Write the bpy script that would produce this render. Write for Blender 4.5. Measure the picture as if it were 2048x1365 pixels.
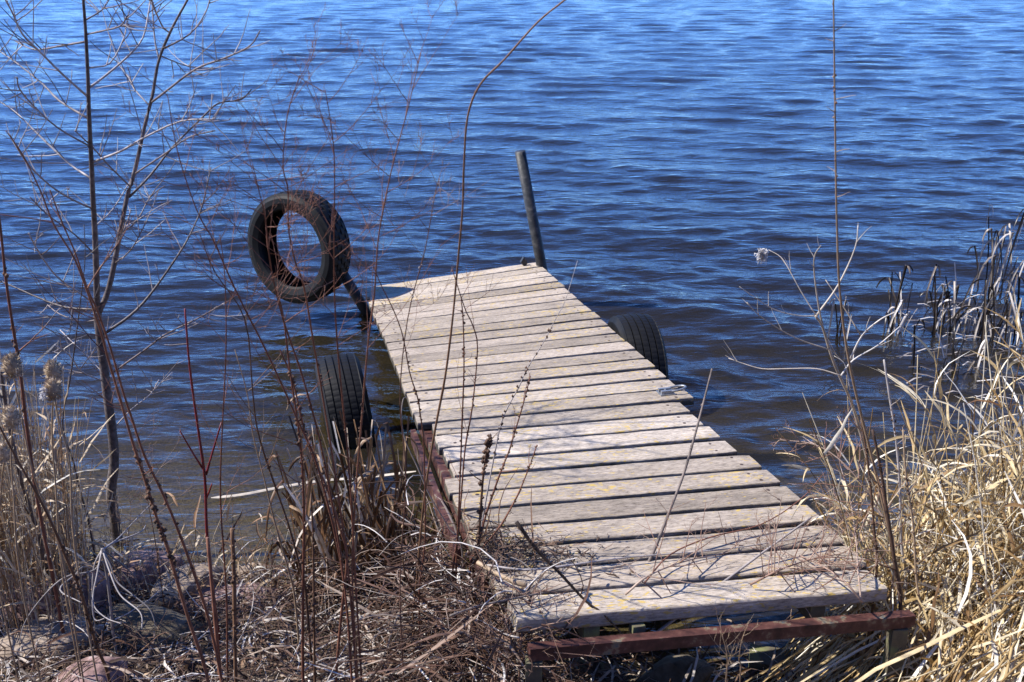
import bpy, math, random
import numpy as np
from mathutils import Vector, Matrix, noise as mnoise

random.seed(7)
RNG = np.random.default_rng(11)
scene = bpy.context.scene
COL = scene.collection
for o in list(bpy.data.objects):
    bpy.data.objects.remove(o, do_unlink=True)

# ------------------------------------------------------------------ camera, sky, sun, exposure
FPX, CX, CY = 2100.0, 1024.0, 682.5
PITCH = math.atan((CY + 120.0) / FPX)
CAMZ = 2.38
cam_d = bpy.data.cameras.new('camera')
cam = bpy.data.objects.new('camera', cam_d)
COL.objects.link(cam)
cam.location = (0, 0, CAMZ)
cam.rotation_euler = (math.radians(90) - PITCH, 0, 0)
cam_d.sensor_width = 36.0
cam_d.lens = FPX / 2048.0 * 36.0
cam_d.clip_start = 0.05
cam_d.clip_end = 5000
cam_d.dof.use_dof = True
cam_d.dof.focus_distance = 4.6
cam_d.dof.aperture_fstop = 10.0
scene.camera = cam

SUN_EL = math.radians(47)
SUN_AZ = math.radians(-4)           # how far behind the camera the sun stands, measured from due left
to_sun = Vector((-math.cos(SUN_AZ) * math.cos(SUN_EL), -math.sin(SUN_AZ) * math.cos(SUN_EL), math.sin(SUN_EL)))
world = bpy.data.worlds.new('World')
scene.world = world
world.use_nodes = True
wn = world.node_tree
for n in list(wn.nodes):
    wn.nodes.remove(n)
sky = wn.nodes.new('ShaderNodeTexSky')
sky.sky_type = 'NISHITA'
sky.sun_disc = False
sky.sun_elevation = SUN_EL
sky.sun_rotation = math.atan2(to_sun.x, to_sun.y)
sky.altitude = 2600
sky.air_density = 1.0
sky.dust_density = 0.0
sky.ozone_density = 6.0
bg = wn.nodes.new('ShaderNodeBackground')
bg.inputs['Strength'].default_value = 0.15
wo = wn.nodes.new('ShaderNodeOutputWorld')
deep = wn.nodes.new('ShaderNodeMix')          # a dry, deep blue spring sky, the same tint all over
deep.data_type = 'RGBA'; deep.blend_type = 'MULTIPLY'
deep.inputs['Factor'].default_value = 1.0
deep.inputs[7].default_value = (.50, .735, 1.12, 1)
wn.links.new(sky.outputs[0], deep.inputs[6])
wn.links.new(deep.outputs[2], bg.inputs['Color'])
wn.links.new(bg.outputs[0], wo.inputs['Surface'])

sun_d = bpy.data.lights.new('sun', 'SUN')
sun_d.energy = 5.0
sun_d.angle = math.radians(0.53)
sun_d.color = (1.0, 0.95, 0.875)
sun = bpy.data.objects.new('sun', sun_d)
COL.objects.link(sun)
sun.location = (-6, -2, 9)
sun.rotation_euler = (-to_sun).to_track_quat('-Z', 'Y').to_euler()

scene.view_settings.view_transform = 'Standard'
scene.view_settings.look = 'None'
scene.view_settings.gamma = 1.0
scene.view_settings.exposure = 0.80

# ------------------------------------------------------------------ helpers
_c, _s = math.cos(PITCH), math.sin(PITCH)
def ray(px, py):
    a, b = (px - CX) / FPX, (CY - py) / FPX
    return Vector((a, _c + b * _s, -_s + b * _c))
def P(px, py, Y):                    # the point at world distance Y along a sight line
    d = ray(px, py)
    return Vector((0, 0, CAMZ)) + d * (Y / d.y)
def G(px, py, z):                    # the point where a sight line meets height z
    d = ray(px, py)
    return Vector((0, 0, CAMZ)) + d * ((z - CAMZ) / d.z)
def rnd(a, b):
    return random.uniform(a, b)

class MB:
    """collects tubes, blades and loose faces of ONE mesh"""
    def __init__(self):
        self.v = []; self.f = []
    def tube(self, pts, radii, n=5, cap=True):
        pts = [Vector(p) for p in pts]
        if len(pts) < 2: return
        b = len(self.v)
        up = Vector((0.31, 0.21, 0.93))
        m = len(pts)
        for i, p in enumerate(pts):
            t = (pts[min(i + 1, m - 1)] - pts[max(i - 1, 0)])
            if t.length < 1e-9: t = Vector((0, 0, 1))
            t.normalize()
            x = t.cross(up)
            if x.length < 0.05: x = t.cross(Vector((1, 0, 0)))
            x.normalize(); y = t.cross(x)
            r = radii[i]
            for k in range(n):
                a = 2 * math.pi * k / n
                self.v.append(p + x * (r * math.cos(a)) + y * (r * math.sin(a)))
        for i in range(m - 1):
            for k in range(n):
                k2 = (k + 1) % n
                self.f.append((b + i * n + k, b + i * n + k2, b + (i + 1) * n + k2, b + (i + 1) * n + k))
        if cap:
            self.f.append(tuple(b + k for k in range(n))[::-1])
            self.f.append(tuple(b + (m - 1) * n + k for k in range(n)))
    def blade(self, pts, widths, side=None, fold=0.25):
        """a leaf: a strip with a folded middle rib"""
        pts = [Vector(p) for p in pts]
        b = len(self.v); m = len(pts)
        ref = Vector(side) if side is not None else Vector((rnd(-1, 1), rnd(-1, 1), rnd(-.3, .3)))
        for i, p in enumerate(pts):
            t = (pts[min(i + 1, m - 1)] - pts[max(i - 1, 0)]).normalized()
            x = ref - t * ref.dot(t)
            if x.length < 1e-4: x = t.orthogonal()
            x.normalize(); nn = t.cross(x)
            w = widths[i] * .5
            self.v += [p - x * w, p + nn * (w * fold), p + x * w]
        for i in range(m - 1):
            a = b + i * 3
            self.f.append((a, a + 1, a + 4, a + 3)); self.f.append((a + 1, a + 2, a + 5, a + 4))
    def box(self, c, hx, hy, hz):
        """box from centre and three half-axis vectors"""
        b = len(self.v); c = Vector(c); hx, hy, hz = Vector(hx), Vector(hy), Vector(hz)
        for z in (-1, 1):
            for y in (-1, 1):
                for x in (-1, 1):
                    self.v.append(c + hx * x + hy * y + hz * z)
        for f in ((0, 2, 3, 1), (4, 5, 7, 6), (0, 1, 5, 4), (2, 6, 7, 3), (0, 4, 6, 2), (1, 3, 7, 5)):
            self.f.append(tuple(b + i for i in f))
    def blob(self, c, r, squash=(1, 1, 1)):
        """small faceted knob"""
        b = len(self.v); c = Vector(c)
        for d in ((0, 0, 1), (1, 0, 0), (0, 1, 0), (-1, 0, 0), (0, -1, 0), (0, 0, -1)):
            self.v.append(c + Vector((d[0] * squash[0], d[1] * squash[1], d[2] * squash[2])) * (r * rnd(.75, 1.25)))
        for f in ((0, 1, 2), (0, 2, 3), (0, 3, 4), (0, 4, 1), (5, 2, 1), (5, 3, 2), (5, 4, 3), (5, 1, 4)):
            self.f.append(tuple(b + i for i in f))
    def build(self, name, mat, parent=None, smooth=True, origin=None):
        me = bpy.data.meshes.new(name)
        o = Vector(origin) if origin is not None else Vector((0, 0, 0))
        me.from_pydata([tuple(v - o) for v in self.v], [], self.f)
        me.materials.append(mat)
        if smooth:
            me.polygons.foreach_set('use_smooth', [True] * len(me.polygons))
        me.update()
        ob = bpy.data.objects.new(name, me)
        COL.objects.link(ob)
        ob.location = o
        if parent is not None:
            ob.parent = parent
            ob.location = o - parent.location
        return ob
def tag(o, label=None, cat=None, group=None, kind=None):
    if label: o['label'] = label
    if cat: o['category'] = cat
    if group: o['group'] = group
    if kind: o['kind'] = kind
    return o
def empty(name, loc, label, cat, group=None):
    o = bpy.data.objects.new(name, None)
    o.empty_display_size = 0.1
    COL.objects.link(o)
    o.location = loc
    return tag(o, label, cat, group)

def smooth_path(pts, sub=4):
    """Catmull-Rom through the points"""
    pts = [Vector(p) for p in pts]
    if len(pts) < 3: 
        return [pts[0].lerp(pts[-1], i / sub) for i in range(sub + 1)]
    out = []
    e = [pts[0] * 2 - pts[1]] + pts + [pts[-1] * 2 - pts[-2]]
    for i in range(1, len(e) - 2):
        p0, p1, p2, p3 = e[i - 1], e[i], e[i + 1], e[i + 2]
        for k in range(sub):
            t = k / sub
            out.append(0.5 * ((2 * p1) + (p2 - p0) * t + (2 * p0 - 5 * p1 + 4 * p2 - p3) * t * t + (3 * p1 - p0 - 3 * p2 + p3) * t ** 3))
    out.append(pts[-1])
    return out
def taper(n, a, b):
    return [a + (b - a) * i / max(1, n - 1) for i in range(n)]
def traced(px, y0, y1, bow=0.0):
    """sight-line polyline given real distances: from y0 at its foot to y1 at its tip"""
    m = len(px)
    return [P(p[0], p[1], y0 + (y1 - y0) * i / (m - 1) + bow * math.sin(math.pi * i / (m - 1))) for i, p in enumerate(px)]

# ------------------------------------------------------------------ materials
def new_mat(name):
    m = bpy.data.materials.new(name)
    m.use_nodes = True
    nt = m.node_tree
    for n in list(nt.nodes): nt.nodes.remove(n)
    out = nt.nodes.new('ShaderNodeOutputMaterial')
    return m, nt, out
def ramp(nt, fac, stops, interp='LINEAR'):
    r = nt.nodes.new('ShaderNodeValToRGB')
    r.color_ramp.interpolation = interp
    el = r.color_ramp.elements
    while len(el) > 1: el.remove(el[0])
    el[0].position = stops[0][0]; el[0].color = (*stops[0][1], 1)
    for p, c in stops[1:]:
        e = el.new(p); e.color = (*c, 1)
    nt.links.new(fac, r.inputs[0])
    return r
def noise_n(nt, vec, scale, detail=4, rough=.55, dist=0):
    n = nt.nodes.new('ShaderNodeTexNoise')
    n.inputs['Scale'].default_value = scale
    n.inputs['Detail'].default_value = detail
    n.inputs['Roughness'].default_value = rough
    n.inputs['Distortion'].default_value = dist
    if vec is not None: nt.links.new(vec, n.inputs['Vector'])
    return n
def mixc(nt, fac, a, b, mode='MIX'):
    m = nt.nodes.new('ShaderNodeMix')
    m.data_type = 'RGBA'; m.blend_type = mode
    for sock, val in ((m.inputs['Factor'], fac), (m.inputs[6], a), (m.inputs[7], b)):
        if hasattr(val, 'is_output'): nt.links.new(val, sock)
        elif isinstance(val, (int, float)): sock.default_value = val
        else: sock.default_value = (*val, 1)
    return m.outputs[2]
def mathn(nt, op, a, b=None):
    m = nt.nodes.new('ShaderNodeMath'); m.operation = op
    for i, v in enumerate((a, b)):
        if v is None: continue
        if hasattr(v, 'is_output'): nt.links.new(v, m.inputs[i])
        else: m.inputs[i].default_value = v
    return m.outputs[0]

def stalk_mat(name, stops, rough=.7, transl=0.0, varscale=25.0, var=.35):
    """dry plant matter: each stem or leaf its own tone, blotched along its length"""
    m, nt, out = new_mat(name)
    g = nt.nodes.new('ShaderNodeNewGeometry')
    oi = nt.nodes.new('ShaderNodeObjectInfo')
    r = ramp(nt, mathn(nt, 'FRACT', mathn(nt, 'ADD', g.outputs['Random Per Island'], oi.outputs['Random'])), stops)
    tc = nt.nodes.new('ShaderNodeTexCoord')
    nz = noise_n(nt, tc.outputs['Object'], varscale, 3)
    dk = ramp(nt, nz.outputs['Fac'], [(.3, (1 - var,) * 3), (.7, (1 + var * .4,) * 3)])
    c = mixc(nt, 1.0, r.outputs[0], dk.outputs[0], 'MULTIPLY')
    b = nt.nodes.new('ShaderNodeBsdfPrincipled')
    nt.links.new(c, b.inputs['Base Color'])
    b.inputs['Roughness'].default_value = rough
    b.inputs['Specular IOR Level'].default_value = .35
    if transl > 0:
        t = nt.nodes.new('ShaderNodeBsdfTranslucent')
        nt.links.new(c, t.inputs['Color'])
        mx = nt.nodes.new('ShaderNodeMixShader'); mx.inputs[0].default_value = transl
        nt.links.new(b.outputs[0], mx.inputs[1]); nt.links.new(t.outputs[0], mx.inputs[2])
        nt.links.new(mx.outputs[0], out.inputs[0])
    else:
        nt.links.new(b.outputs[0], out.inputs[0])
    return m

M = {}
M['straw'] = stalk_mat('straw', [(0, (.15, .075, .028)), (.22, (.38, .245, .095)), (.48, (.60, .45, .225)), (.70, (.72, .61, .40)), (.86, (.80, .73, .58)), (1, (.83, .80, .73))], .55, .22)
M['litter'] = stalk_mat('litter', [(0, (.04, .022, .014)), (.4, (.105, .058, .036)), (.60, (.20, .13, .085)), (.76, (.42, .34, .27)), (1, (.72, .68, .64))], .6, .08)
M['pale_grass'] = stalk_mat('pale_grass', [(0, (.26, .14, .07)), (.4, (.42, .30, .18)), (.8, (.56, .47, .34)), (1, (.62, .58, .50))], .6, .15)
M['red_stalk'] = stalk_mat('red_stalk', [(0, (.12, .045, .028)), (.5, (.19, .075, .045)), (1, (.27, .13, .08))], .65)
M['brown_stalk'] = stalk_mat('brown_stalk', [(0, (.075, .042, .028)), (.5, (.14, .075, .042)), (1, (.22, .12, .065))], .7)
M['tan_stalk'] = stalk_mat('tan_stalk', [(0, (.26, .17, .10)), (1, (.42, .31, .20))], .6)
M['fine_weed'] = stalk_mat('fine_weed', [(0, (.16, .08, .055)), (.6, (.28, .17, .12)), (1, (.40, .30, .23))], .7)
M['grey_twig'] = stalk_mat('grey_twig', [(0, (.26, .22, .20)), (1, (.46, .42, .39))], .6)
M['pale_weed'] = stalk_mat('pale_weed', [(0, (.34, .28, .21)), (.6, (.50, .44, .36)), (1, (.62, .58, .52))], .6)
M['red_osier'] = stalk_mat('red_osier', [(0, (.13, .014, .016)), (1, (.20, .028, .03))], .45)
M['seed'] = stalk_mat('seed', [(0, (.055, .03, .02)), (1, (.14, .08, .05))], .8)
M['teasel'] = stalk_mat('teasel', [(0, (.30, .22, .14)), (.6, (.50, .40, .28)), (1, (.66, .58, .46))], .8)
M['fluff'] = stalk_mat('fluff', [(0, (.55, .52, .50)), (1, (.78, .76, .74))], .9, .3)
M['cattail'] = stalk_mat('cattail', [(0, (.06, .03, .015)), (.42, (.17, .088, .042)), (.68, (.32, .205, .115)), (.90, (.50, .42, .34)), (1, (.72, .68, .63))], .5, .1)
M['wet_reed'] = stalk_mat('wet_reed', [(0, (.010, .008, .007)), (.42, (.028, .021, .016)), (.62, (.20, .16, .125)), (1, (.68, .63, .57))], .35, .04)
M['dark_stem'] = stalk_mat('dark_stem', [(0, (.018, .010, .007)), (1, (.045, .024, .016))], .8)
M['matted'] = stalk_mat('matted', [(0, (.022, .013, .009)), (.7, (.075, .042, .026)), (1, (.20, .13, .09))], .8)
M['drift'] = stalk_mat('drift', [(0, (.15, .115, .095)), (1, (.22, .18, .155))], .7, 0, 40, .5)
M['tangle'] = stalk_mat('tangle', [(0, (.030, .016, .010)), (.5, (.095, .046, .028)), (.76, (.19, .11, .07)), (.88, (.42, .35, .29)), (1, (.68, .64, .60))], .65, .05)
M['ash_twig'] = stalk_mat('ash_twig', [(0, (.19, .17, .16)), (1, (.34, .31, .30))], .6)
M['leaf'] = stalk_mat('leaf', [(0, (.16, .09, .05)), (.6, (.33, .21, .12)), (1, (.48, .36, .25))], .65, .1)

def bark_mat():
    m, nt, out = new_mat('sapling_bark')
    tc = nt.nodes.new('ShaderNodeTexCoord')
    n1 = noise_n(nt, tc.outputs['Object'], 9, 5)
    n2 = noise_n(nt, tc.outputs['Object'], 70, 3)
    r = ramp(nt, n1.outputs['Fac'], [(.3, (.055, .042, .038)), (.55, (.115, .092, .085)), (.75, (.20, .175, .165))])
    d = ramp(nt, n2.outputs['Fac'], [(.35, (.55, .5, .48)), (.6, (1.1, 1.1, 1.1))])
    c = mixc(nt, 1.0, r.outputs[0], d.outputs[0], 'MULTIPLY')
    b = nt.nodes.new('ShaderNodeBsdfPrincipled')
    nt.links.new(c, b.inputs['Base Color']); b.inputs['Roughness'].default_value = .55
    bp = nt.nodes.new('ShaderNodeBump'); bp.inputs['Strength'].default_value = .5; bp.inputs['Distance'].default_value = .004
    nt.links.new(n2.outputs['Fac'], bp.inputs['Height']); nt.links.new(bp.outputs[0], b.inputs['Normal'])
    nt.links.new(b.outputs[0], out.inputs[0])
    return m
M['bark'] = bark_mat()
M['twig_bark'] = stalk_mat('twig_bark', [(0, (.17, .13, .12)), (.5, (.29, .245, .235)), (1, (.43, .385, .375))], .5)

def plank_mat(name, algae):
    m, nt, out = new_mat(name)
    tc = nt.nodes.new('ShaderNodeTexCoord'); oi = nt.nodes.new('ShaderNodeObjectInfo')
    off = nt.nodes.new('ShaderNodeVectorMath'); off.operation = 'MULTIPLY_ADD'
    comb = nt.nodes.new('ShaderNodeCombineXYZ')
    for i, k in enumerate((37.0, 11.0, 53.0)):
        nt.links.new(mathn(nt, 'MULTIPLY', oi.outputs['Random'], k), comb.inputs[i])
    add = nt.nodes.new('ShaderNodeVectorMath'); add.operation = 'ADD'
    nt.links.new(tc.outputs['Object'], add.inputs[0]); nt.links.new(comb.outputs[0], add.inputs[1])
    def mapped(sx, sy, sz):
        mp = nt.nodes.new('ShaderNodeMapping'); mp.inputs['Scale'].default_value = (sx, sy, sz)
        nt.links.new(add.outputs[0], mp.inputs['Vector']); return mp.outputs[0]
    grain = noise_n(nt, mapped(42, 170, 170), 1, 5, .75)
    grain2 = noise_n(nt, mapped(5, 75, 75), 1, 4, .6, .3)
    blot = noise_n(nt, mapped(7, 16, 16), 1, 5, .6)
    base = ramp(nt, oi.outputs['Random'], [(0, (.275, .232, .185)), (.3, (.415, .353, .288)), (.55, (.325, .276, .222)), (.8, (.445, .384, .315)), (1, (.485, .422, .352))])
    g1 = ramp(nt, grain.outputs['Fac'], [(.30, (.22, .20, .19)), (.42, (.74, .72, .70)), (.54, (1.07, 1.06, 1.05)), (.70, (1.42, 1.41, 1.40))])
    g2 = ramp(nt, grain2.outputs['Fac'], [(.3, (.80, .79, .80)), (.65, (1.08, 1.07, 1.05))])
    c = mixc(nt, 1.0, base.outputs[0], g1.outputs[0], 'MULTIPLY')
    c = mixc(nt, 1.0, c, g2.outputs[0], 'MULTIPLY')
    b1 = ramp(nt, blot.outputs['Fac'], [(.34, (.76, .76, .75)), (.50, (.95, .95, .94)), (.62, (1.04, 1.04, 1.03))])
    c = mixc(nt, 1.0, c, b1.outputs[0], 'MULTIPLY')
    # mustard lichen in small flattened colonies, gathered in patches
    lich = noise_n(nt, mapped(38, 95, 95), 1, 2, .5)
    patch = noise_n(nt, mapped(3.2, 3.2, 3.2), 1, 2)
    lm = mathn(nt, 'ADD', lich.outputs['Fac'], mathn(nt, 'MULTIPLY', mathn(nt, 'SUBTRACT', patch.outputs['Fac'], .5), .45))
    lf = ramp(nt, lm, [(.635, (0, 0, 0)), (.68, (1, 1, 1))])
    c = mixc(nt, mathn(nt, 'MULTIPLY', lf.outputs[0], .8), c, (.50, .345, .075))
    fl2 = noise_n(nt, mapped(30, 75, 75), 1, 2, .5)
    l2 = ramp(nt, fl2.outputs['Fac'], [(.70, (0, 0, 0)), (.76, (1, 1, 1))])
    c = mixc(nt, mathn(nt, 'MULTIPLY', l2.outputs[0], .55), c, (.22, .17, .13))
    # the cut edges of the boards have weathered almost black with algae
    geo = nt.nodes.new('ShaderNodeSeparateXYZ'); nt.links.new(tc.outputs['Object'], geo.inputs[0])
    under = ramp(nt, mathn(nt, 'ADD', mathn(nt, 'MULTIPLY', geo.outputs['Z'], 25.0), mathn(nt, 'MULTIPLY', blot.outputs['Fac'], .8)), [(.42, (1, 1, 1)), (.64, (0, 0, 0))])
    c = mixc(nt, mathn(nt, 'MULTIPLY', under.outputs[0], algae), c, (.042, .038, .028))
    b = nt.nodes.new('ShaderNodeBsdfPrincipled')
    nt.links.new(c, b.inputs['Base Color']); b.inputs['Roughness'].default_value = .85
    b.inputs['Specular IOR Level'].default_value = .2
    bp = nt.nodes.new('ShaderNodeBump'); bp.inputs['Strength'].default_value = .6; bp.inputs['Distance'].default_value = .003
    nt.links.new(grain.outputs['Fac'], bp.inputs['Height']); nt.links.new(bp.outputs[0], b.inputs['Normal'])
    nt.links.new(b.outputs[0], out.inputs[0])
    return m
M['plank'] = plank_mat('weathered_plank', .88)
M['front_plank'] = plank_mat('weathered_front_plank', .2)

def simple_mat(name, stops, scale, rough, metal=0.0, bump=.0, spec=.5):
    m, nt, out = new_mat(name)
    tc = nt.nodes.new('ShaderNodeTexCoord')
    n1 = noise_n(nt, tc.outputs['Object'], scale, 6, .62)
    r = ramp(nt, n1.outputs['Fac'], stops)
    b = nt.nodes.new('ShaderNodeBsdfPrincipled')
    nt.links.new(r.outputs[0], b.inputs['Base Color'])
    b.inputs['Roughness'].default_value = rough; b.inputs['Metallic'].default_value = metal
    b.inputs['Specular IOR Level'].default_value = spec
    if bump:
        bp = nt.nodes.new('ShaderNodeBump'); bp.inputs['Strength'].default_value = bump; bp.inputs['Distance'].default_value = .01
        nt.links.new(n1.outputs['Fac'], bp.inputs['Height']); nt.links.new(bp.outputs[0], b.inputs['Normal'])
    nt.links.new(b.outputs[0], out.inputs[0])
    return m
M['red_steel'] = simple_mat('red_oxide_steel', [(.3, (.022, .011, .009)), (.43, (.055, .021, .016)), (.53, (.085, .033, .025)), (.58, (.11, .052, .038)), (.62, (.17, .13, .08)), (.70, (.075, .085, .09))], 20, .65, 0, .25, .3)
M['grey_steel'] = simple_mat('grey_post_paint', [(.3, (.012, .013, .015)), (.50, (.026, .028, .030)), (.60, (.05, .05, .05)), (.66, (.11, .10, .09)), (.74, (.07, .04, .025))], 17, .5, 0, .25, .35)
M['zinc'] = simple_mat('zinc', [(.3, (.16, .17, .18)), (.7, (.36, .37, .38))], 60, .45, .6, .1)
M['nail'] = simple_mat('rusty_nail', [(.3, (.035, .022, .016)), (.7, (.08, .045, .03))], 90, .7)
M['rubber'] = simple_mat('tyre_rubber', [(.3, (.0035, .0035, .0038)), (.55, (.0062, .0062, .0066)), (.70, (.012, .011, .010)), (.82, (.045, .036, .027))], 14, .62, 0, .08, .22)
M['old_wood'] = simple_mat('mossy_timber', [(.3, (.05, .04, .028)), (.5, (.10, .085, .055)), (.62, (.17, .18, .07)), (.75, (.24, .22, .13))], 12, .85, 0, .4)
M['pink_rock'] = simple_mat('pink_granite', [(.25, (.05, .032, .028)), (.42, (.17, .10, .09)), (.55, (.26, .165, .15)), (.66, (.34, .26, .245)), (.8, (.20, .17, .14))], 26, .85, 0, .8)
M['grey_rock'] = simple_mat('grey_rock', [(.3, (.05, .038, .024)), (.5, (.11, .088, .058)), (.7, (.17, .14, .10))], 24, .9, 0, .6)
M['tan_rock'] = simple_mat('tan_rock', [(.3, (.13, .09, .065)), (.5, (.26, .20, .15)), (.75, (.40, .33, .27))], 20, .9, 0, .7)

def ground_mat():
    m, nt, out = new_mat('shore_soil')
    tc = nt.nodes.new('ShaderNodeTexCoord')
    n1 = noise_n(nt, tc.outputs['Object'], 5, 8, .65); n2 = noise_n(nt, tc.outputs['Object'], 45, 5, .6)
    r = ramp(nt, n1.outputs['Fac'], [(.3, (.05, .032, .02)), (.5, (.105, .072, .045)), (.7, (.17, .125, .085))])
    d = ramp(nt, n2.outputs['Fac'], [(.35, (.5, .5, .5)), (.65, (1.25, 1.2, 1.15))])
    c = mixc(nt, 1.0, r.outputs[0], d.outputs[0], 'MULTIPLY')
    sp = nt.nodes.new('ShaderNodeSeparateXYZ'); nt.links.new(tc.outputs['Object'], sp.inputs[0])
    silt = ramp(nt, sp.outputs['Z'], [(0.0, (1, 1, 1)), (.03, (0, 0, 0))])
    sc = mixc(nt, 1.0, d.outputs[0], (.25, .20, .085), 'MULTIPLY')
    c = mixc(nt, silt.outputs[0], c, sc)
    b = nt.nodes.new('ShaderNodeBsdfPrincipled'); b.inputs['Roughness'].default_value = .95
    nt.links.new(c, b.inputs['Base Color'])
    bp = nt.nodes.new('ShaderNodeBump'); bp.inputs['Strength'].default_value = 1; bp.inputs['Distance'].default_value = .02
    nt.links.new(n2.outputs['Fac'], bp.inputs['Height']); nt.links.new(bp.outputs[0], b.inputs['Normal'])
    nt.links.new(b.outputs[0], out.inputs[0])
    return m
M['ground'] = ground_mat()

def water_mat():
    m, nt, out = new_mat('lake_water')
    tc = nt.nodes.new('ShaderNodeTexCoord')
    mp = nt.nodes.new('ShaderNodeMapping'); mp.inputs['Scale'].default_value = (.9, 2.5, 1)
    mp.inputs['Rotation'].default_value = (0, 0, math.radians(-8))
    nt.links.new(tc.outputs['Object'], mp.inputs['Vector'])
    a = noise_n(nt, mp.outputs[0], 4.6, 3, .5, .4)
    far_ = noise_n(nt, mp.outputs[0], 2.6, 3, .6, .5)
    b_ = noise_n(nt, mp.outputs[0], 17, 3, .55, .4)
    h = mathn(nt, 'ADD', mathn(nt, 'ADD', a.outputs['Fac'], mathn(nt, 'MULTIPLY', far_.outputs['Fac'], .75)), mathn(nt, 'MULTIPLY', b_.outputs['Fac'], .09))
    bp = nt.nodes.new('ShaderNodeBump'); bp.inputs['Strength'].default_value = 1.0; bp.inputs['Distance'].default_value = .015
    nt.links.new(h, bp.inputs['Height'])
    fr = nt.nodes.new('ShaderNodeFresnel'); fr.inputs['IOR'].default_value = 1.333
    nt.links.new(bp.outputs[0], fr.inputs['Normal'])
    gl = nt.nodes.new('ShaderNodeBsdfGlossy'); gl.inputs['Roughness'].default_value = .05
    gl.inputs['Color'].default_value = (1, 1, 1, 1)
    nt.links.new(bp.outputs[0], gl.inputs['Normal'])
    tr = nt.nodes.new('ShaderNodeBsdfTransparent'); tr.inputs['Color'].default_value = (1, 1, 1, 1)
    df = nt.nodes.new('ShaderNodeBsdfDiffuse'); df.inputs['Color'].default_value = (.028, .0245, .0185, 1)
    mx = nt.nodes.new('ShaderNodeMixShader'); mx.inputs[0].default_value = .42
    nt.links.new(tr.outputs[0], mx.inputs[1]); nt.links.new(df.outputs[0], mx.inputs[2])
    m2 = nt.nodes.new('ShaderNodeMixShader')
    nt.links.new(fr.outputs[0], m2.inputs[0]); nt.links.new(mx.outputs[0], m2.inputs[1]); nt.links.new(gl.outputs[0], m2.inputs[2])
    nt.links.new(m2.outputs[0], out.inputs[0])
    va = nt.nodes.new('ShaderNodeVolumeAbsorption'); va.inputs['Color'].default_value = (.45, .41, .14, 1); va.inputs['Density'].default_value = 1.5
    nt.links.new(va.outputs[0], out.inputs['Volume'])
    return m
M['water'] = water_mat()

# ------------------------------------------------------------------ ground and water
SX = np.array([-40, -6, -3, -1.9, -1.2, -.6, 0, .6, 1.2, 2.0, 3, 6, 40])
SY = np.array([9, 5, 3.95, 3.72, 3.55, 3.42, 3.20, 3.02, 3.08, 3.35, 3.7, 5, 9])
def shore_y(x):
    return np.interp(x, SX, SY)
def ground_z_base(x, y):
    d = shore_y(x) - y
    back = np.clip(-.6 - np.asarray(y, float), 0, 16) * .5      # unseen rise added behind the camera to cut skylight on camera-facing faces
    return back + np.where(d > 0, .235 * np.minimum(d, 5), np.where(d > -3.0, .20 * d, -.6 + .10 * (d + 3.0)))
def gz(x, y):
    z = float(ground_z_base(x, y))
    z = max(z, -3.0)
    z += .05 * mnoise.noise(Vector((x * 1.7, y * 1.7, 3.1))) + .022 * mnoise.noise(Vector((x * 6, y * 6, 8.2)))
    return z
def build_ground():
    xs = np.unique(np.concatenate([-np.geomspace(5, 900, 22)[::-1], np.linspace(-5, 5, 150), np.geomspace(5, 900, 22)]))
    ys = np.unique(np.concatenate([-np.geomspace(1, 900, 18)[::-1], np.linspace(-1, 6, 120), np.geomspace(6, 1500, 34)]))
    v = [(x, y, gz(x, y)) for y in ys for x in xs]
    nx = len(xs)
    f = [(j * nx + i, j * nx + i + 1, (j + 1) * nx + i + 1, (j + 1) * nx + i) for j in range(len(ys) - 1) for i in range(nx - 1)]
    me = bpy.data.meshes.new('ground'); me.from_pydata(v, [], f); me.materials.append(M['ground'])
    me.polygons.foreach_set('use_smooth', [True] * len(me.polygons))
    o = bpy.data.objects.new('ground', me); COL.objects.link(o)
    tag(o, 'brown soil bank sloping down into the lake', 'ground', kind='structure')
build_ground()

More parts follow.
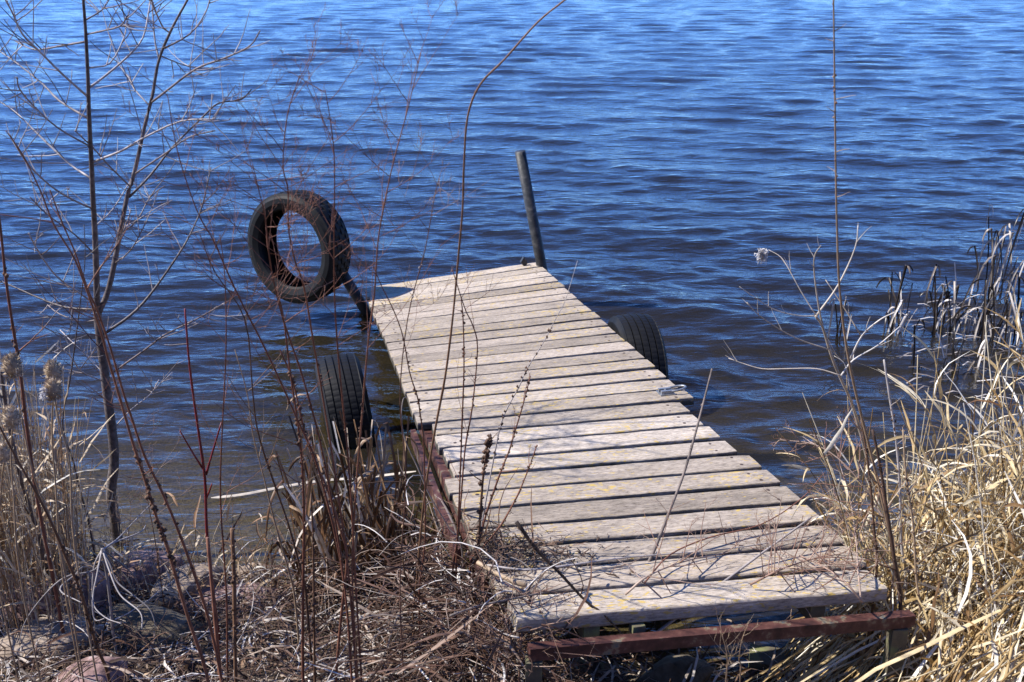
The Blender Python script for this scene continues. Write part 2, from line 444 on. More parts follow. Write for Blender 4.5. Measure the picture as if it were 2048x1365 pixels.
def build_water():
    ys = [2.55]
    while ys[-1] < 62: ys.append(ys[-1] * 1.0047)
    while ys[-1] < 2600: ys.append(ys[-1] * 1.06)
    ys = np.array(ys); t = np.linspace(-.95, .95, 980)
    X = np.outer(ys, t); Y = np.repeat(ys[:, None], len(t), 1)
    dy = np.gradient(ys)[:, None]
    Z = np.zeros_like(X)
    rg = np.random.default_rng(5)
    # wind sea rolling towards this shore: many small sine trains of their own length and heading
    N = 135
    for k in range(N):
        lam = .12 * (1.5 / .12) ** rg.random()
        # heading of travel: towards the camera, veering to its left
        th = math.radians(-90 - (7 if lam < .6 else 16)) + rg.normal(0, .48 if lam < .6 else .28)
        kx, ky = math.cos(th) * 2 * math.pi / lam, math.sin(th) * 2 * math.pi / lam
        steep = .0225 * (1.0 if lam < .6 else .62) * rg.uniform(.5, 1.4)
        amp = steep * lam / (2 * math.pi)
        fade = np.clip((lam / np.maximum(dy, 1e-6) - 2.6) / 3.0, 0, 1)
        # gusty groups
        gx, gy, gp = rg.normal(0, .5), rg.normal(0, .35), rg.random() * 6.28
        env = .65 + .55 * np.sin(gx * X + gy * Y + gp)
        ph = kx * X + ky * Y + rg.random() * 6.28
        s = np.sin(ph)
        Z += amp * fade * env * (s + .18 * np.cos(2 * ph))
    for lam, hd, st, ph0 in ((1.9, -114, .038, .6), (1.45, -108, .022, 2.1), (2.5, -119, .022, 4.0), (1.15, -103, .020, 5.2)):
        th = math.radians(hd); k_ = 2 * math.pi / lam
        fade = np.clip((lam / np.maximum(dy, 1e-6) - 2.6) / 3.0, 0, 1)
        ph = k_ * (math.cos(th) * X + math.sin(th) * Y) + ph0 + .35 * np.sin(.4 * X + .2 * Y)
        Z += st / k_ * fade * np.clip(1.5 - Y / 16, .25, 1) * (np.sin(ph) + .25 * np.cos(2 * ph)) * (.75 + .35 * np.sin(.55 * X - .3 * Y + ph0))
    for k in range(34):                       # farther out the wind has more fetch and the chop is steeper
        lam = rg.uniform(.5, 1.3); th = math.radians(-95) + rg.normal(0, .45); k_ = 2 * math.pi / lam
        fade = np.clip((lam / np.maximum(dy, 1e-6) - 2.3) / 2.5, 0, 1) * np.clip((Y - 11) / 14, 0, 1)
        Z += .021 * rg.uniform(.6, 1.3) / k_ * fade * np.sin(k_ * (math.cos(th) * X + math.sin(th) * Y) + rg.random() * 6.28)
    # one broad rounded swell running in beside the dock
    ax, ay = 1.35 / 1.49, -.63 / 1.49
    al = (X - 1.3) * ax + (Y - 6.72) * ay; pe = -(X - 1.3) * ay + (Y - 6.72) * ax + .06 * np.sin(1.7 * al)
    Z += .046 * np.exp(-(pe / .36) ** 2) * np.exp(-(al / 1.5) ** 4) - .026 * np.exp(-((pe + .7) / .4) ** 2) * np.exp(-(al / 1.5) ** 4)
    calm = np.clip((Y - np.interp(X, SX, SY) + .1) / 1.8, .25, 1.0)     # the reeds and the bank calm the edge
    Z *= calm
    v = np.stack([X, Y, Z], -1).reshape(-1, 3)
    ny, nx = X.shape
    j, i = np.meshgrid(np.arange(ny - 1), np.arange(nx - 1), indexing='ij')
    a = (j * nx + i).ravel()
    f = np.stack([a, a + 1, a + nx + 1, a + nx], -1).astype(np.int32)
    me = bpy.data.meshes.new('lake_water')
    me.vertices.add(len(v)); me.vertices.foreach_set('co', v.astype(np.float32).ravel())
    me.loops.add(f.size); me.loops.foreach_set('vertex_index', f.ravel())
    me.polygons.add(len(f)); me.polygons.foreach_set('loop_start', np.arange(0, f.size, 4, dtype=np.int32))
    me.polygons.foreach_set('use_smooth', np.ones(len(f), bool))
    me.update(calc_edges=True); me.validate()
    me.materials.append(M['water'])
    o = bpy.data.objects.new('lake_water', me); COL.objects.link(o)
    tag(o, 'rippled blue lake water with brown shallows', 'water', kind='structure')
build_water()

# ------------------------------------------------------------------ dock
D_O = Vector((.56, 2.46, CAMZ - 1.73)); D_YAW = math.radians(12.4); D_TILT = math.radians(5.2)
D_U = Vector((-math.sin(D_YAW) * math.cos(D_TILT), math.cos(D_YAW) * math.cos(D_TILT), -math.sin(D_TILT)))
D_V0 = Vector((math.cos(D_YAW), math.sin(D_YAW), 0))
D_N0 = D_V0.cross(D_U)
PITCHB = .152
def dock_axes(s):
    """the platform has twisted along its length; s in metres from the shore end"""
    i = 30 - s / PITCHB
    rho = math.radians(.9 + 8.2 * (15 - i) / 30)
    v = D_V0 * math.cos(rho) + D_N0 * math.sin(rho)
    return v, v.cross(D_U)
def dock_pt(s, v, n=0.0):
    V, N = dock_axes(s)
    return D_O + D_U * s + V * v + N * n

dock = empty('floating_dock', D_O.copy(), 'weathered plank dock on a red steel frame reaching into the lake', 'dock')
LEFT = [-.607] * 19 + [-.556, -.560, -.557, -.556, -.588, -.59, -.586, -.592, -.580, -.582, -.562]
RIGHT = [.60] * 18 + [.60, .541, .545, .546, .552, .588, .592, .590, .590, .582, .571, .552]
TH = .036
def build_plank(k):
    s = (29.5 - k) * PITCHB
    gap = random.choice((.015, .017, .020)) if k < 15 else rnd(.022, .031)
    w = PITCHB - gap
    l, r = LEFT[k] + rnd(-.006, .006), RIGHT[k] + rnd(-.006, .006)
    if k == 2: l += .012
    if k == 18: r += .012
    V, N = dock_axes(s)
    c = dock_pt(s, (l + r) / 2, -TH / 2 + rnd(-.0025, .0025))
    L = r - l
    yaw = rnd(-.0035, .0035)
    ns = 28
    prof = []
    bev = .0032 if k < 27 else .006
    hw, ht = w / 2, TH / 2 * (1.25 if k == 29 else 1)
    for (a, b) in ((-hw, -ht + bev), (-hw, ht - bev), (-hw + bev * .35, ht - bev * .35), (-hw + bev, ht), (0, ht), (hw - bev, ht), (hw - bev * .35, ht - bev * .35), (hw, ht - bev), (hw, -ht + bev), (hw - bev, -ht), (-hw + bev, -ht)):
        prof.append((a, b))
    n = len(prof); mb = MB(); ph = random.random() * 50
    for i in range(ns + 1):
        t = i / ns
        x = (t - .5) * L
        endr = min(i, ns - i)
        for q, (a, b) in enumerate(prof):
            e = .0022 * mnoise.noise(Vector((x * 9 + ph, a * 25, q * 3.3)))
            sc = 1.0 if endr > 0 else (1 - .004 / hw)
            xx = x
            if endr == 0: xx += (.003 * mnoise.noise(Vector((a * 60, ph, b * 60))))
            if endr == 0 and b > 0: xx -= math.copysign(.002, x)
            mb.v.append(Vector((xx, a * sc + e * (1 if abs(a) > hw * .7 else 0), b + e * .8 - (.0015 if endr == 0 and b > 0 else 0))))
    for i in range(ns):
        for q in range(n):
            q2 = (q + 1) % n
            mb.f.append((i * n + q, (i + 1) * n + q, (i + 1) * n + q2, i * n + q2))
    mb.f.append(tuple(range(n)))
    mb.f.append(tuple(ns * n + q for q in range(n))[::-1])
    # the second and sixteenth boards have a corner split away
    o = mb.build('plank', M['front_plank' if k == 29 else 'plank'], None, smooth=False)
    X = V; Zn = N; Yn = Zn.cross(X)
    R = Matrix((X, Yn, Zn)).transposed()
    R = R @ Matrix.Rotation(yaw, 3, 'Z')
    o.parent = dock
    o.location = c - dock.location
    o.rotation_euler = R.to_euler()
    # nail heads, two at each end
    nb = MB()
    for e in (-1, 1):
        for a in (-.036, .034):
            if random.random() < .16: continue
            x = e * (L / 2 - .075) + rnd(-.012, .012); y = a + rnd(-.008, .008)
            rr = rnd(.0050, .0072)
            nb.tube([(x, y, ht - .003), (x, y, ht + .0014)], [rr, rr], 7)
    if nb.v:
        no = nb.build('nail_heads', M['nail'], None, smooth=False); tag(no, kind='stuff')
        no.parent = o
    return o
planks = [build_plank(k) for k in range(30)]

def rail(name, s0, s1, v, n_top, w, h, mat, steps=10):
    mb = MB(); prev = None
    rings = []
    for i in range(steps + 1):
        s = s0 + (s1 - s0) * i / steps
        rings.append([dock_pt(s, v - w / 2, n_top), dock_pt(s, v + w / 2, n_top), dock_pt(s, v + w / 2, n_top - h), dock_pt(s, v - w / 2, n_top - h)])
    for rg in rings: mb.v += rg
    for i in range(steps):
        for q in range(4):
            q2 = (q + 1) % 4
            mb.f.append((i * 4 + q, i * 4 + q2, (i + 1) * 4 + q2, (i + 1) * 4 + q))
    mb.f.append((3, 2, 1, 0)); b = steps * 4; mb.f.append((b, b + 1, b + 2, b + 3))
    return mb.build(name, mat, dock, smooth=False)
BOT = -TH - .004
for v in (-.34, .34):
    rail('stringer', .03, 4.5, v, BOT, .045, .055, M['old_wood'])
for v in (-.562, .535):
    rail('side_rail', .34, 4.52, v, BOT, .040, .062, M['red_steel'])
def cross(name, s, v0, v1, n_top, w, h, mat):
    mb = MB(); N_ = 6
    for i in range(N_ + 1):
        v = v0 + (v1 - v0) * i / N_
        mb.v += [dock_pt(s - w / 2, v, n_top), dock_pt(s + w / 2, v, n_top), dock_pt(s + w / 2, v, n_top - h), dock_pt(s - w / 2, v, n_top - h)]
    for i in range(N_):
        for q in range(4):
            q2 = (q + 1) % 4
            mb.f.append((i * 4 + q2, i * 4 + q, (i + 1) * 4 + q, (i + 1) * 4 + q2))
    mb.f.append((0, 1, 2, 3)); b = N_ * 4; mb.f.append((b + 3, b + 2, b + 1, b))
    return mb.build(name, mat, dock, smooth=False)
cross('front_rail', -.040, -.535, .60, BOT - .008, .036, .036, M['red_steel'])
for s in (1.4, 2.5, 3.6, 4.45):
    cross('cross_rail', s, -.537, .51, BOT - .057, .045, .045, M['red_steel'])
# legs of the shore end, standing on the bank
for v in (-.52, .56):
    top = dock_pt(-.040, v, BOT - .046); foot = Vector((top.x, top.y, gz(top.x, top.y) - .05))
    mb = MB(); mb.box((top + foot) / 2, (.022, 0, 0), (0, .022, 0), (top - foot) / 2)
    mb.build('leg', M['old_wood'], dock, smooth=False)
# packing block between the board and the front rail
mb = MB(); b0 = dock_pt(.012, -.215, BOT - .014); mb.box(b0, dock_axes(0)[0] * .018, D_U * .016, dock_axes(0)[1] * .013)
mb.build('packing_block', M['old_wood'], dock, smooth=False)
# lower rail of the frame, showing beyond the short boards
rail('lower_rail', .60, 1.78, -.618, BOT - .022, .022, .060, M['red_steel'])
# mooring ring bolted on the long board
V, N = dock_axes(11.5 * PITCHB); c = dock_pt(11.62 * PITCHB, .515, .004)
mb = MB()
mb.box(c + N * .0, V * .034, D_U * .034, N * .003)
mb.box(c + N * .009 + D_U * .018, V * .028, D_U * .008, N * .008)
mb.box(c + N * .009 - D_U * .018, V * .028, D_U * .008, N * .008)
pl = mb.build('ring_plate', M['zinc'], dock, smooth=False)
mb = MB(); pts = []
for i in range(25):
    a = 2 * math.pi * i / 24
    pts.append(c + V * (.045 + .047 * math.cos(a)) + D_U * (.027 * math.sin(a)) + N * (.016 + .006 * math.cos(a)))
mb.tube(pts, [.0052] * 25, 8, cap=False)
mb.build('mooring_ring', M['zinc'], dock)
# post clamp at the outer corner
V, N = dock_axes(4.5)
mb = MB(); c = dock_pt(4.50, .50, .022); mb.box(c, V * .012 + N * .016, D_U * .018, N * .02 - V * .012)
mb.build('corner_clamp', M['grey_steel'], dock, smooth=False)

# ------------------------------------------------------------------ tyres
def tyre_mesh(R, rim, w, grooves=4, seg=128, sipe=.0065, every=4):
    """hollow tyre about the local X axis: tread with grooves and blocks, bulged sidewalls, open bead"""
    prof = []
    tw = w * .40
    # inner cavity (bead to crown) then outside (bead to bead)
    hwid = w / 2
    outer = [(-w * .36, rim), (-w * .44, rim + (R - rim) * .10), (-hwid, rim + (R - rim) * .42), (-w * .485, rim + (R - rim) * .68), (-tw * 1.08, R - .022), (-tw * 1.0, R - .008)]
    tread = []
    n_t = 4 * (grooves + 1) + 1
    per = 4
    for i in range((grooves + 1) * per):
        x0 = -tw + 2 * tw * i / ((grooves + 1) * per)
        tread.append(x0)
    pts = list(outer)
    g_n = grooves + 1
    lane = 2 * tw / g_n
    for g in range(g_n):
        a = -tw + g * lane; crown = lambda x: R - .010 * (x / tw) ** 2
        gw = lane * .10
        pts.append((a + gw, crown(a + gw), 1, g)); pts.append((a + lane * .5, crown(a + lane * .5), 1, g)); pts.append((a + lane - gw, crown(a + lane - gw), 1, g))
        if g < g_n - 1:
            pts.append((a + lane - gw * .6, crown(a + lane) - .009)); pts.append((a + lane + gw * .6, crown(a + lane) - .009))
    pts += [(-x, r) for (x, r) in reversed(outer)]
    inner = [(w * .34, rim + .004), (w * .40, rim + (R - rim) * .35), (w * .40, rim + (R - rim) * .65), (w * .28, R - .032), (0, R - .026), (-w * .28, R - .032), (-w * .40, rim + (R - rim) * .65), (-w * .40, rim + (R - rim) * .35), (-w * .34, rim + .004)]
    pts += inner
    n = len(pts)
    v = []; f = []
    for k in range(seg):
        for p in pts:
            x, r = p[0], p[1]
            sk = 0
            if len(p) == 4:
                g = p[3]
                # sipes: every fourth slice is cut in, staggered lane by lane, chevron on the outer lanes
                if (k + g * 2) % every == 0: r -= sipe
                sk = (.010 if g in (0, g_n - 1) else -.006) * (1 if g % 2 else -1) * (p[0] / tw)
            a = 2 * math.pi * (k + sk * 20) / seg
            v.append((x, r * math.cos(a), r * math.sin(a)))
    for k in range(seg):
        k2 = (k + 1) % seg
        for i in range(n):
            i2 = (i + 1) % n
            f.append((k * n + i, k * n + i2, k2 * n + i2, k2 * n + i))
    me = bpy.data.meshes.new('tyre'); me.from_pydata(v, [], f); me.materials.append(M['rubber'])
    me.polygons.foreach_set('use_smooth', [False] * len(me.polygons)); me.update()
    return me
def orient(o, axis, up=Vector((0, 0, 1))):
    x = axis.normalized(); z = (up - x * up.dot(x)).normalized(); y = z.cross(x)
    o.rotation_euler = Matrix((x, y, z)).transposed().to_euler()

big = bpy.data.objects.new('tyre', tyre_mesh(.368, .252, .210)); COL.objects.link(big)
BT = P(597, 494, 6.62); big.location = BT
orient(big, Vector((-math.sin(math.radians(29)), -math.cos(math.radians(29)), .05)))
tag(big, 'black tyre held upright above the water on a slanting grey post', 'tyre')

wm = tyre_mesh(.325, .20, .235, grooves=4, seg=192, sipe=.0014, every=3)
def wheel(center, axis_tilt, yaw):
    w = bpy.data.objects.new('wheel', None); w.empty_display_size = .1; COL.objects.link(w)
    w.parent = dock; w.location = Vector(center) - dock.location
    ax = Vector((math.cos(D_YAW + yaw), math.sin(D_YAW + yaw), axis_tilt))
    t = bpy.data.objects.new('tyre', wm); COL.objects.link(t); t.parent = w; orient(t, ax)
    hb = MB(); ax = ax.normalized()
    hb.tube([ax * -.06, ax * -.055, ax * .055, ax * .06], [.19, .205, .205, .19], 28)
    hb.tube([ax * -.09, ax * .09], [.05, .05], 14)
    h = hb.build('rim', M['red_steel'], None); h.parent = w
    return w
WL = P(690, 790, 5.02); WL.z = .045
WR = P(1268, 715, 5.42); WR.z = .125
def wheel_as_part(center, axis_tilt, yaw):
    ax = Vector((math.cos(D_YAW + yaw), math.sin(D_YAW + yaw), axis_tilt)).normalized()
    t = bpy.data.objects.new('wheel', wm); COL.objects.link(t); t.parent = dock
    t.location = Vector(center) - dock.location; orient(t, ax)
    hb = MB(); hb.tube([(-.06, 0, 0), (-.055, 0, 0), (.055, 0, 0), (.06, 0, 0)], [.18, .203, .203, .18], 28)
    hb.tube([(-.09, 0, 0), (.09, 0, 0)], [.05, .05], 14)
    h = hb.build('rim', M['red_steel'], None); h.parent = t
    return t
wheel_as_part(WL, .10, math.radians(2))
wheel_as_part(WR, .0, math.radians(-3))
dn = Vector((0, 0, .13)); mb = MB(); mb.tube([WL, WL.lerp(WR, .06), WL.lerp(WR, .09) - dn, WL.lerp(WR, .91) - dn, WL.lerp(WR, .94), WR], [.022] * 6, 10); mb.build('axle', M['grey_steel'], dock)
for v, W_ in ((-.575, WL), (.575, WR)):
    s_ = (Vector(W_.lerp(WR if v < 0 else WL, .18)) - D_O).dot(D_U)
    top = dock_pt(s_, v * .72, BOT - .03); a = W_.lerp(WR if v < 0 else WL, .30) - dn
    mb = MB(); mb.tube([top, a], [.022, .022], 8); mb.build('axle_hanger', M['grey_steel'], dock)

# ------------------------------------------------------------------ posts
def post(name, pts, r, label, wall=.006):
    pts = [Vector(p) for p in pts]
    t = (pts[-1] - pts[0]).normalized()
    mb = MB(); n = 20
    mb.tube(pts + [pts[-1] - t * .0001, pts[-1] - t * .25], [r] * len(pts) + [r - wall, r - wall], n, cap=False)
    o = mb.build(name, M['grey_steel'], None, smooth=True, origin=pts[0])
    return tag(o, label, 'post')
ptop = P(1040, 303, 6.86); pbot = P(1087, 552, 6.93)
dirp = (ptop - pbot).normalized()
foot = pbot - dirp * ((pbot.z + .75) / dirp.z)
post('steel_post', [foot, pbot, ptop], .036, 'straight grey steel pipe post leaning at the outer corner of the dock')
sb = G(738, 632, -.02); st = P(668, 520, 6.66)
d2 = (st - sb).normalized()
post('steel_post', [sb - d2 * .8, sb, st], .036, 'slanting grey steel pipe post holding up the black tyre')

def on_dock(px, py, n):
    s_, n_ = 1.0, D_N0
    d = ray(px, py); o = Vector((0, 0, CAMZ))
    for it in range(8):
        V_, n_ = dock_axes(s_)
        q = dock_pt(s_, 0, n)
        p = o + d * ((q - o).dot(n_) / d.dot(n_)); s_ = (p - D_O).dot(D_U)
    return p
# ------------------------------------------------------------------ plants: generic growth
def twig(mb, p, d, length, r, depth, spread=.7, up=.12, seg=5, kids=(3, 5), ratio=.5, wob=.14, sides=4, tip=.35, store=None):
    pts = [Vector(p)]; d = Vector(d).normalized(); st = length / seg
    for i in range(seg):
        d = (d + Vector((rnd(-1, 1), rnd(-1, 1), rnd(-1, 1))) * wob + Vector((0, 0, up * .3))).normalized()
        pts.append(pts[-1] + d * st)
    mb.tube(pts, taper(len(pts), r, r * tip), sides, cap=False)
    if store is not None: store.append(pts[-1])
    if depth > 0:
        for k in range(random.randint(*kids)):
            t = rnd(.25, .98); i = min(seg - 1, int(t * seg)); q = pts[i].lerp(pts[i + 1], t * seg - i)
            dd = (pts[i + 1] - pts[i]).normalized()
            side = dd.orthogonal(); side.rotate(Matrix.Rotation(rnd(0, 6.28), 3, dd).to_quaternion())
            nd = (dd * (1 - spread * .5) + side * spread + Vector((0, 0, up))).normalized()
            twig(mb, q, nd, length * ratio * rnd(.55, 1.15) * (1.15 - .6 * t), max(r * .55, .0006), depth - 1, spread, up, max(3, seg - 1), kids, ratio, wob, max(3, sides - 1), tip, store)
def along(pts, t):
    x = t * (len(pts) - 1); i = min(len(pts) - 2, int(x)); return pts[i].lerp(pts[i + 1], x - i), (pts[i + 1] - pts[i]).normalized()

# ---- the bare sapling on the left bank
SAP_Y = 3.86
def on_bank(p, dz=-.04):
    return Vector((p.x, p.y, gz(p.x, p.y) + dz))
sap_base = P(230, 1050, SAP_Y); sap_base = on_bank(sap_base)
sap = empty('sapling_tree', sap_base, 'slender bare sapling with two forked stems and grey bark at the waterline', 'tree')
trunk_px = [(228, 1030), (222, 985), (228, 930), (226, 880), (216, 800), (206, 720), (198, 655), (194, 622)]
tp = [sap_base] + traced(trunk_px, SAP_Y, SAP_Y)
tp = smooth_path(tp, 4)
mb = MB(); mb.tube(tp, taper(len(tp), .0225, .0155), 10); mb.build('trunk', M['bark'], sap)
stems = {'L': ([(194, 626), (193, 560), (190, 470), (186, 400), (183, 330), (178, 230), (176, 160), (171, 60), (166, -10), (161, -120), (154, -230)], SAP_Y, SAP_Y - .25, .0125),
         'R': ([(196, 630), (216, 582), (232, 510), (243, 450), (254, 395), (270, 340), (290, 250), (305, 190), (318, 120), (345, 55), (380, -10), (420, -100), (446, -190)], SAP_Y, SAP_Y + .22, .0118)}
for k, (px, y0, y1, r) in stems.items():
    pts = smooth_path(traced(px, y0, y1), 4)
    mb = MB(); mb.tube(pts, taper(len(pts), r, .0024), 8); mb.build('stem', M['bark'], sap)
def stem_y(k, py):
    px, y0, y1, r = stems[k]
    for i in range(len(px) - 1):
        if px[i][1] >= py >= px[i + 1][1]:
            t = (i + (px[i][1] - py) / (px[i][1] - px[i + 1][1])) / (len(px) - 1)
            return y0 + (y1 - y0) * t
    return y0
BR = [
 ('T', [(208, 668), (260, 632), (300, 590), (350, 520), (380, 470), (405, 410), (422, 335)], .35, .0085),
 ('T', [(222, 748), (290, 700), (330, 670), (400, 635), (455, 603)], -.3, .0055),
 ('T', [(196, 620), (130, 615), (75, 595), (30, 575), (-15, 556)], .2, .007),
 ('T', [(196, 612), (150, 580), (110, 550), (75, 500), (58, 468)], -.25, .006),
 ('T', [(198, 640), (160, 643), (118, 628), (95, 610)], .15, .004),
 ('T', [(214, 765), (165, 745), (140, 712), (110, 690)], -.2, .004),
 ('T', [(225, 860), (262, 820), (300, 790), (318, 760)], .2, .004),
 ('T', [(226, 800), (205, 745), (150, 690), (120, 660)], .25, .0045),
 ('L', [(181, 174), (207, 155), (255, 114), (286, 76), (298, 20), (304, -20)], .25, .006),
 ('L', [(186, 324), (241, 303), (286, 277), (361, 243), (430, 239)], -.3, .006),
 ('L', [(178, 196), (124, 148), (79, 103), (45, 69), (24, 24), (5, -10)], -.3, .006),
 ('L', [(178, 238), (120, 203), (86, 169), (34, 127), (-5, 100)], .25, .006),
 ('L', [(181, 294), (114, 255), (62, 207), (38, 176), (34, 155)], -.2, .005),
 ('L', [(183, 358), (138, 327), (72, 265), (34, 227), (-6, 200)], .3, .006),
 ('L', [(185, 418), (138, 396), (96, 368), (52, 324), (20, 270)], -.25, .006),
 ('L', [(175, 83), (117, 93), (69, 100), (31, 83)], .2, .005),
 ('L', [(174, 69), (215, 60), (241, 52), (256, 31)], -.15, .004),
 ('L', [(172, 40), (203, 21), (222, -6)], .15, .004),
 ('L', [(179, 136), (220, 127), (248, 76), (252, 50)], .2, .0035),
 ('L', [(188, 455), (225, 420), (262, 360)], .2, .004),
 ('L', [(190, 510), (150, 470), (95, 430), (60, 395)], -.2, .0045),
 ('L', [(191, 545), (225, 505), (250, 455), (262, 420)], .15, .0035),
 ('R', [(258, 395), (300, 352), (344, 296), (406, 234), (437, 207), (482, 200), (503, 179)], .35, .0065),
 ('R', [(303, 205), (337, 179), (392, 138), (448, 117), (499, 93), (520, 62)], -.3, .0060),
 ('R', [(262, 375), (220, 334), (186, 296), (150, 262)], -.25, .0045),
 ('R', [(300, 213), (269, 179), (257, 155), (230, 120)], .2, .004),
 ('R', [(318, 118), (310, 83), (305, 21), (303, -15)], .1, .0045),
 ('R', [(340, 66), (324, 52), (303, 0), (295, -30)], -.2, .004),
 ('R', [(320, 112), (379, 134), (430, 137)], .25, .0035),
 ('R', [(327, 98), (379, 69), (410, 28), (422, -10)], .2, .0045),
 ('R', [(268, 349), (327, 310), (378, 275), (430, 262)], -.2, .0045),
 ('R', [(240, 470), (275, 440), (300, 395), (330, 372)], .2, .004),
 ('R', [(228, 528), (262, 500), (292, 445)], -.15, .0035),
]
mbt = MB(); budmb = MB()
for k, px, dy, r in BR:
    y0 = SAP_Y if k == 'T' else stem_y(k, px[0][1])
    pts = smooth_path(traced(px, y0, y0 + dy), 3)
    mb = MB(); mb.tube(pts, taper(len(pts), r * .74, .0021), 6); br_o = mb.build('branch', M['twig_bark'] if r < .0062 else M['bark'], sap); mbt = MB()
    L = sum((pts[i + 1] - pts[i]).length for i in range(len(pts) - 1))
    for q in range(int(5 + L * 10)):
        t = rnd(.18, 1.0); p, d = along(pts, t)
        side = d.orthogonal(); side.rotate(Matrix.Rotation(rnd(0, 6.28), 3, d).to_quaternion())
        twig(mbt, p, d * .55 + side * .8 + Vector((0, 0, .25)), rnd(.05, .30) * (1.1 - .5 * t), .0023, 1 if random.random() < .5 else 0, .6, .15, 4, (1, 3), .5, .12, 3, .55)
    for q in range(int(L * 40)):
        p, d = along(pts, rnd(.1, 1)); mbt.blob(p + Vector((rnd(-.003, .003), rnd(-.003, .003), .002)), .0024, (1, 1, 1.5))
    tag(mbt.build('twigs', M['twig_bark'], sap), kind='stuff')

# ---- a family of dead upright stalks
def seeds_on(mb, pts, t0, t1, n, r):
    for i in range(n):
        p, d = along(pts, rnd(t0, t1))
        mb.blob(p + Vector((rnd(-1, 1), rnd(-1, 1), rnd(-.5, 1))) * r * 1.3, r * rnd(.6, 1.3), (1, 1, 1.3))
def ground_foot(p):
    """carry a foot straight down into the soil"""
    return Vector((p.x, p.y, gz(p.x, p.y) - .03))
STALK_GROUP = {}
def stalk(name, label, cat, px, y0, y1, r0, r1, mat, seeds=None, side=0, side_len=.25, side_depth=1, side_t=(.35, .95), group=None, bow=0., sides=6, side_up=.25, side_mat=None, root=True, spread=.7, seed_mat=None, raw=None, side_r=None):
    raw = raw or traced(px, y0, y1, bow)
    if name in ('dead_stalk', 'twiggy_weed', 'shrub_stem', 'red_shoot'): r0, r1 = r0 * .74, r1 * .8
    if root:
        f = ground_foot(raw[0])
        if (raw[0] - f).length > .02: raw = [f] + raw
    pts = smooth_path(raw, 4)
    root_o = empty(name, pts[0], label, cat, group)
    mb = MB(); mb.tube(pts, [r * rnd(.92, 1.08) for r in taper(len(pts), r0, r1)], sides)
    mb.build('stem', mat, root_o)
    if side:
        for k in range(side):
            mb = MB()
            t = side_t[0] + (side_t[1] - side_t[0]) * (k + rnd(0, 1)) / side
            p, d = along(pts, t)
            s = d.orthogonal(); s.rotate(Matrix.Rotation(rnd(0, 6.28), 3, d).to_quaternion())
            twig(mb, p, d * .5 + s * spread + Vector((0, 0, side_up)), side_len * rnd(.5, 1.2) * (1.2 - .6 * t), side_r or max(r1 * .8, r0 * .28), side_depth, .6, side_up, 5, (2, 4), .5, .15, 4)
            mb.build('side_twig', side_mat or mat, root_o)
    if seeds:
        mb = MB(); seeds_on(mb, pts, *seeds); tag(mb.build('seed_pods', seed_mat or M['seed'], root_o), kind='stuff')
    return root_o

# traced individuals: (label, pixel path foot to tip, y at foot, y at tip, radius foot, tip, material, extras)
stalk('dead_stalk', 'long red-brown weed stalk studded with dark seed pods, arching left across the sapling trunk', 'weed stalk',
      [(413, 1348), (381, 1250), (358, 1175), (336, 1099), (313, 1035), (290, 960), (264, 880), (235, 780), (217, 720), (203, 668), (182, 605), (150, 520), (108, 450), (80, 380), (45, 310), (12, 262)], 2.5, 2.0, .0072, .0014, M['red_stalk'], (.20, .42, 60, .006), 7, .28, 1)
stalk('dead_stalk', 'red-brown weed stalk running up beside the pod-studded stalk and crossing the sapling fork', 'weed stalk',
      [(441, 1348), (419, 1246), (396, 1170), (362, 1076), (328, 993), (290, 914), (268, 850), (245, 780), (222, 700), (196, 625), (176, 580), (150, 505), (122, 440), (100, 380)], 2.55, 2.15, .0066, .0016, M['red_stalk'], (.2, .5, 25, .004), 7, .22, 1)
stalk('dead_stalk', 'dark brown stalk with clotted seed pods leaning left past the pale grass', 'weed stalk',
      [(215, 1345), (196, 1300), (181, 1250), (160, 1180), (132, 1115), (110, 1062), (75, 990), (40, 930), (0, 855), (-40, 780)], 2.6, 2.3, .0075, .003, M['brown_stalk'], (.2, .55, 50, .0055), 0)
stalk('shrub_stem', 'thick bare shrub stem rising out of the pale grass', 'shrub stem',
      [(100, 1150), (92, 1130), (70, 1050), (45, 970), (23, 876), (10, 800), (2, 740)], 3.1, 3.0, .012, .007, M['bark'], None, 4, .25, 1)
stalk('shrub_stem', 'dark red shrub shoot with swollen buds rising above the teasel heads', 'shrub stem',
      [(105, 1150), (75, 1000), (53, 850), (44, 772), (35, 708), (26, 655), (12, 561), (0, 450), (-12, 380)], 2.9, 2.8, .0085, .004, M['red_stalk'], (.3, 1., 14, .006), 3, .2, 1)
stalk('shrub_stem', 'slim dark stem slanting up between the pale grass and the sapling trunk', 'shrub stem',
      [(178, 1045), (162, 990), (147, 925), (125, 850), (140, 760), (150, 690), (160, 610), (170, 520), (168, 450)], 3.5, 3.4, .0065, .0015, M['bark'], None, 5, .25, 1)
red1 = stalk('red_shoot', 'straight bright red dogwood shoot standing by itself in front of the water', 'shoot',
      [(420, 1130), (413, 1050), (410, 960), (398, 870), (388, 800), (378, 720), (370, 618)], 2.95, 2.9, .0075, .0035, M['red_osier'])
mb = MB(); pts = smooth_path([P(412, 950, 2.94), P(425, 905, 2.96), P(443, 845, 2.98)], 4); mb.tube(pts, taper(len(pts), .0042, .0025), 6); mb.build('side_shoot', M['red_osier'], red1)
mb = MB(); pts = smooth_path([P(411, 1000, 2.94), P(418, 985, 2.93), P(424, 968, 2.92)], 3); mb.tube(pts, taper(len(pts), .004, .002), 6); mb.build('side_shoot', M['red_osier'], red1)
mb = MB(); pts = smooth_path([P(412, 948, 2.94), P(385, 905, 2.92), P(360, 862, 2.9)], 3); mb.tube(pts, taper(len(pts), .0038, .002), 6); mb.build('side_shoot', M['red_osier'], red1)
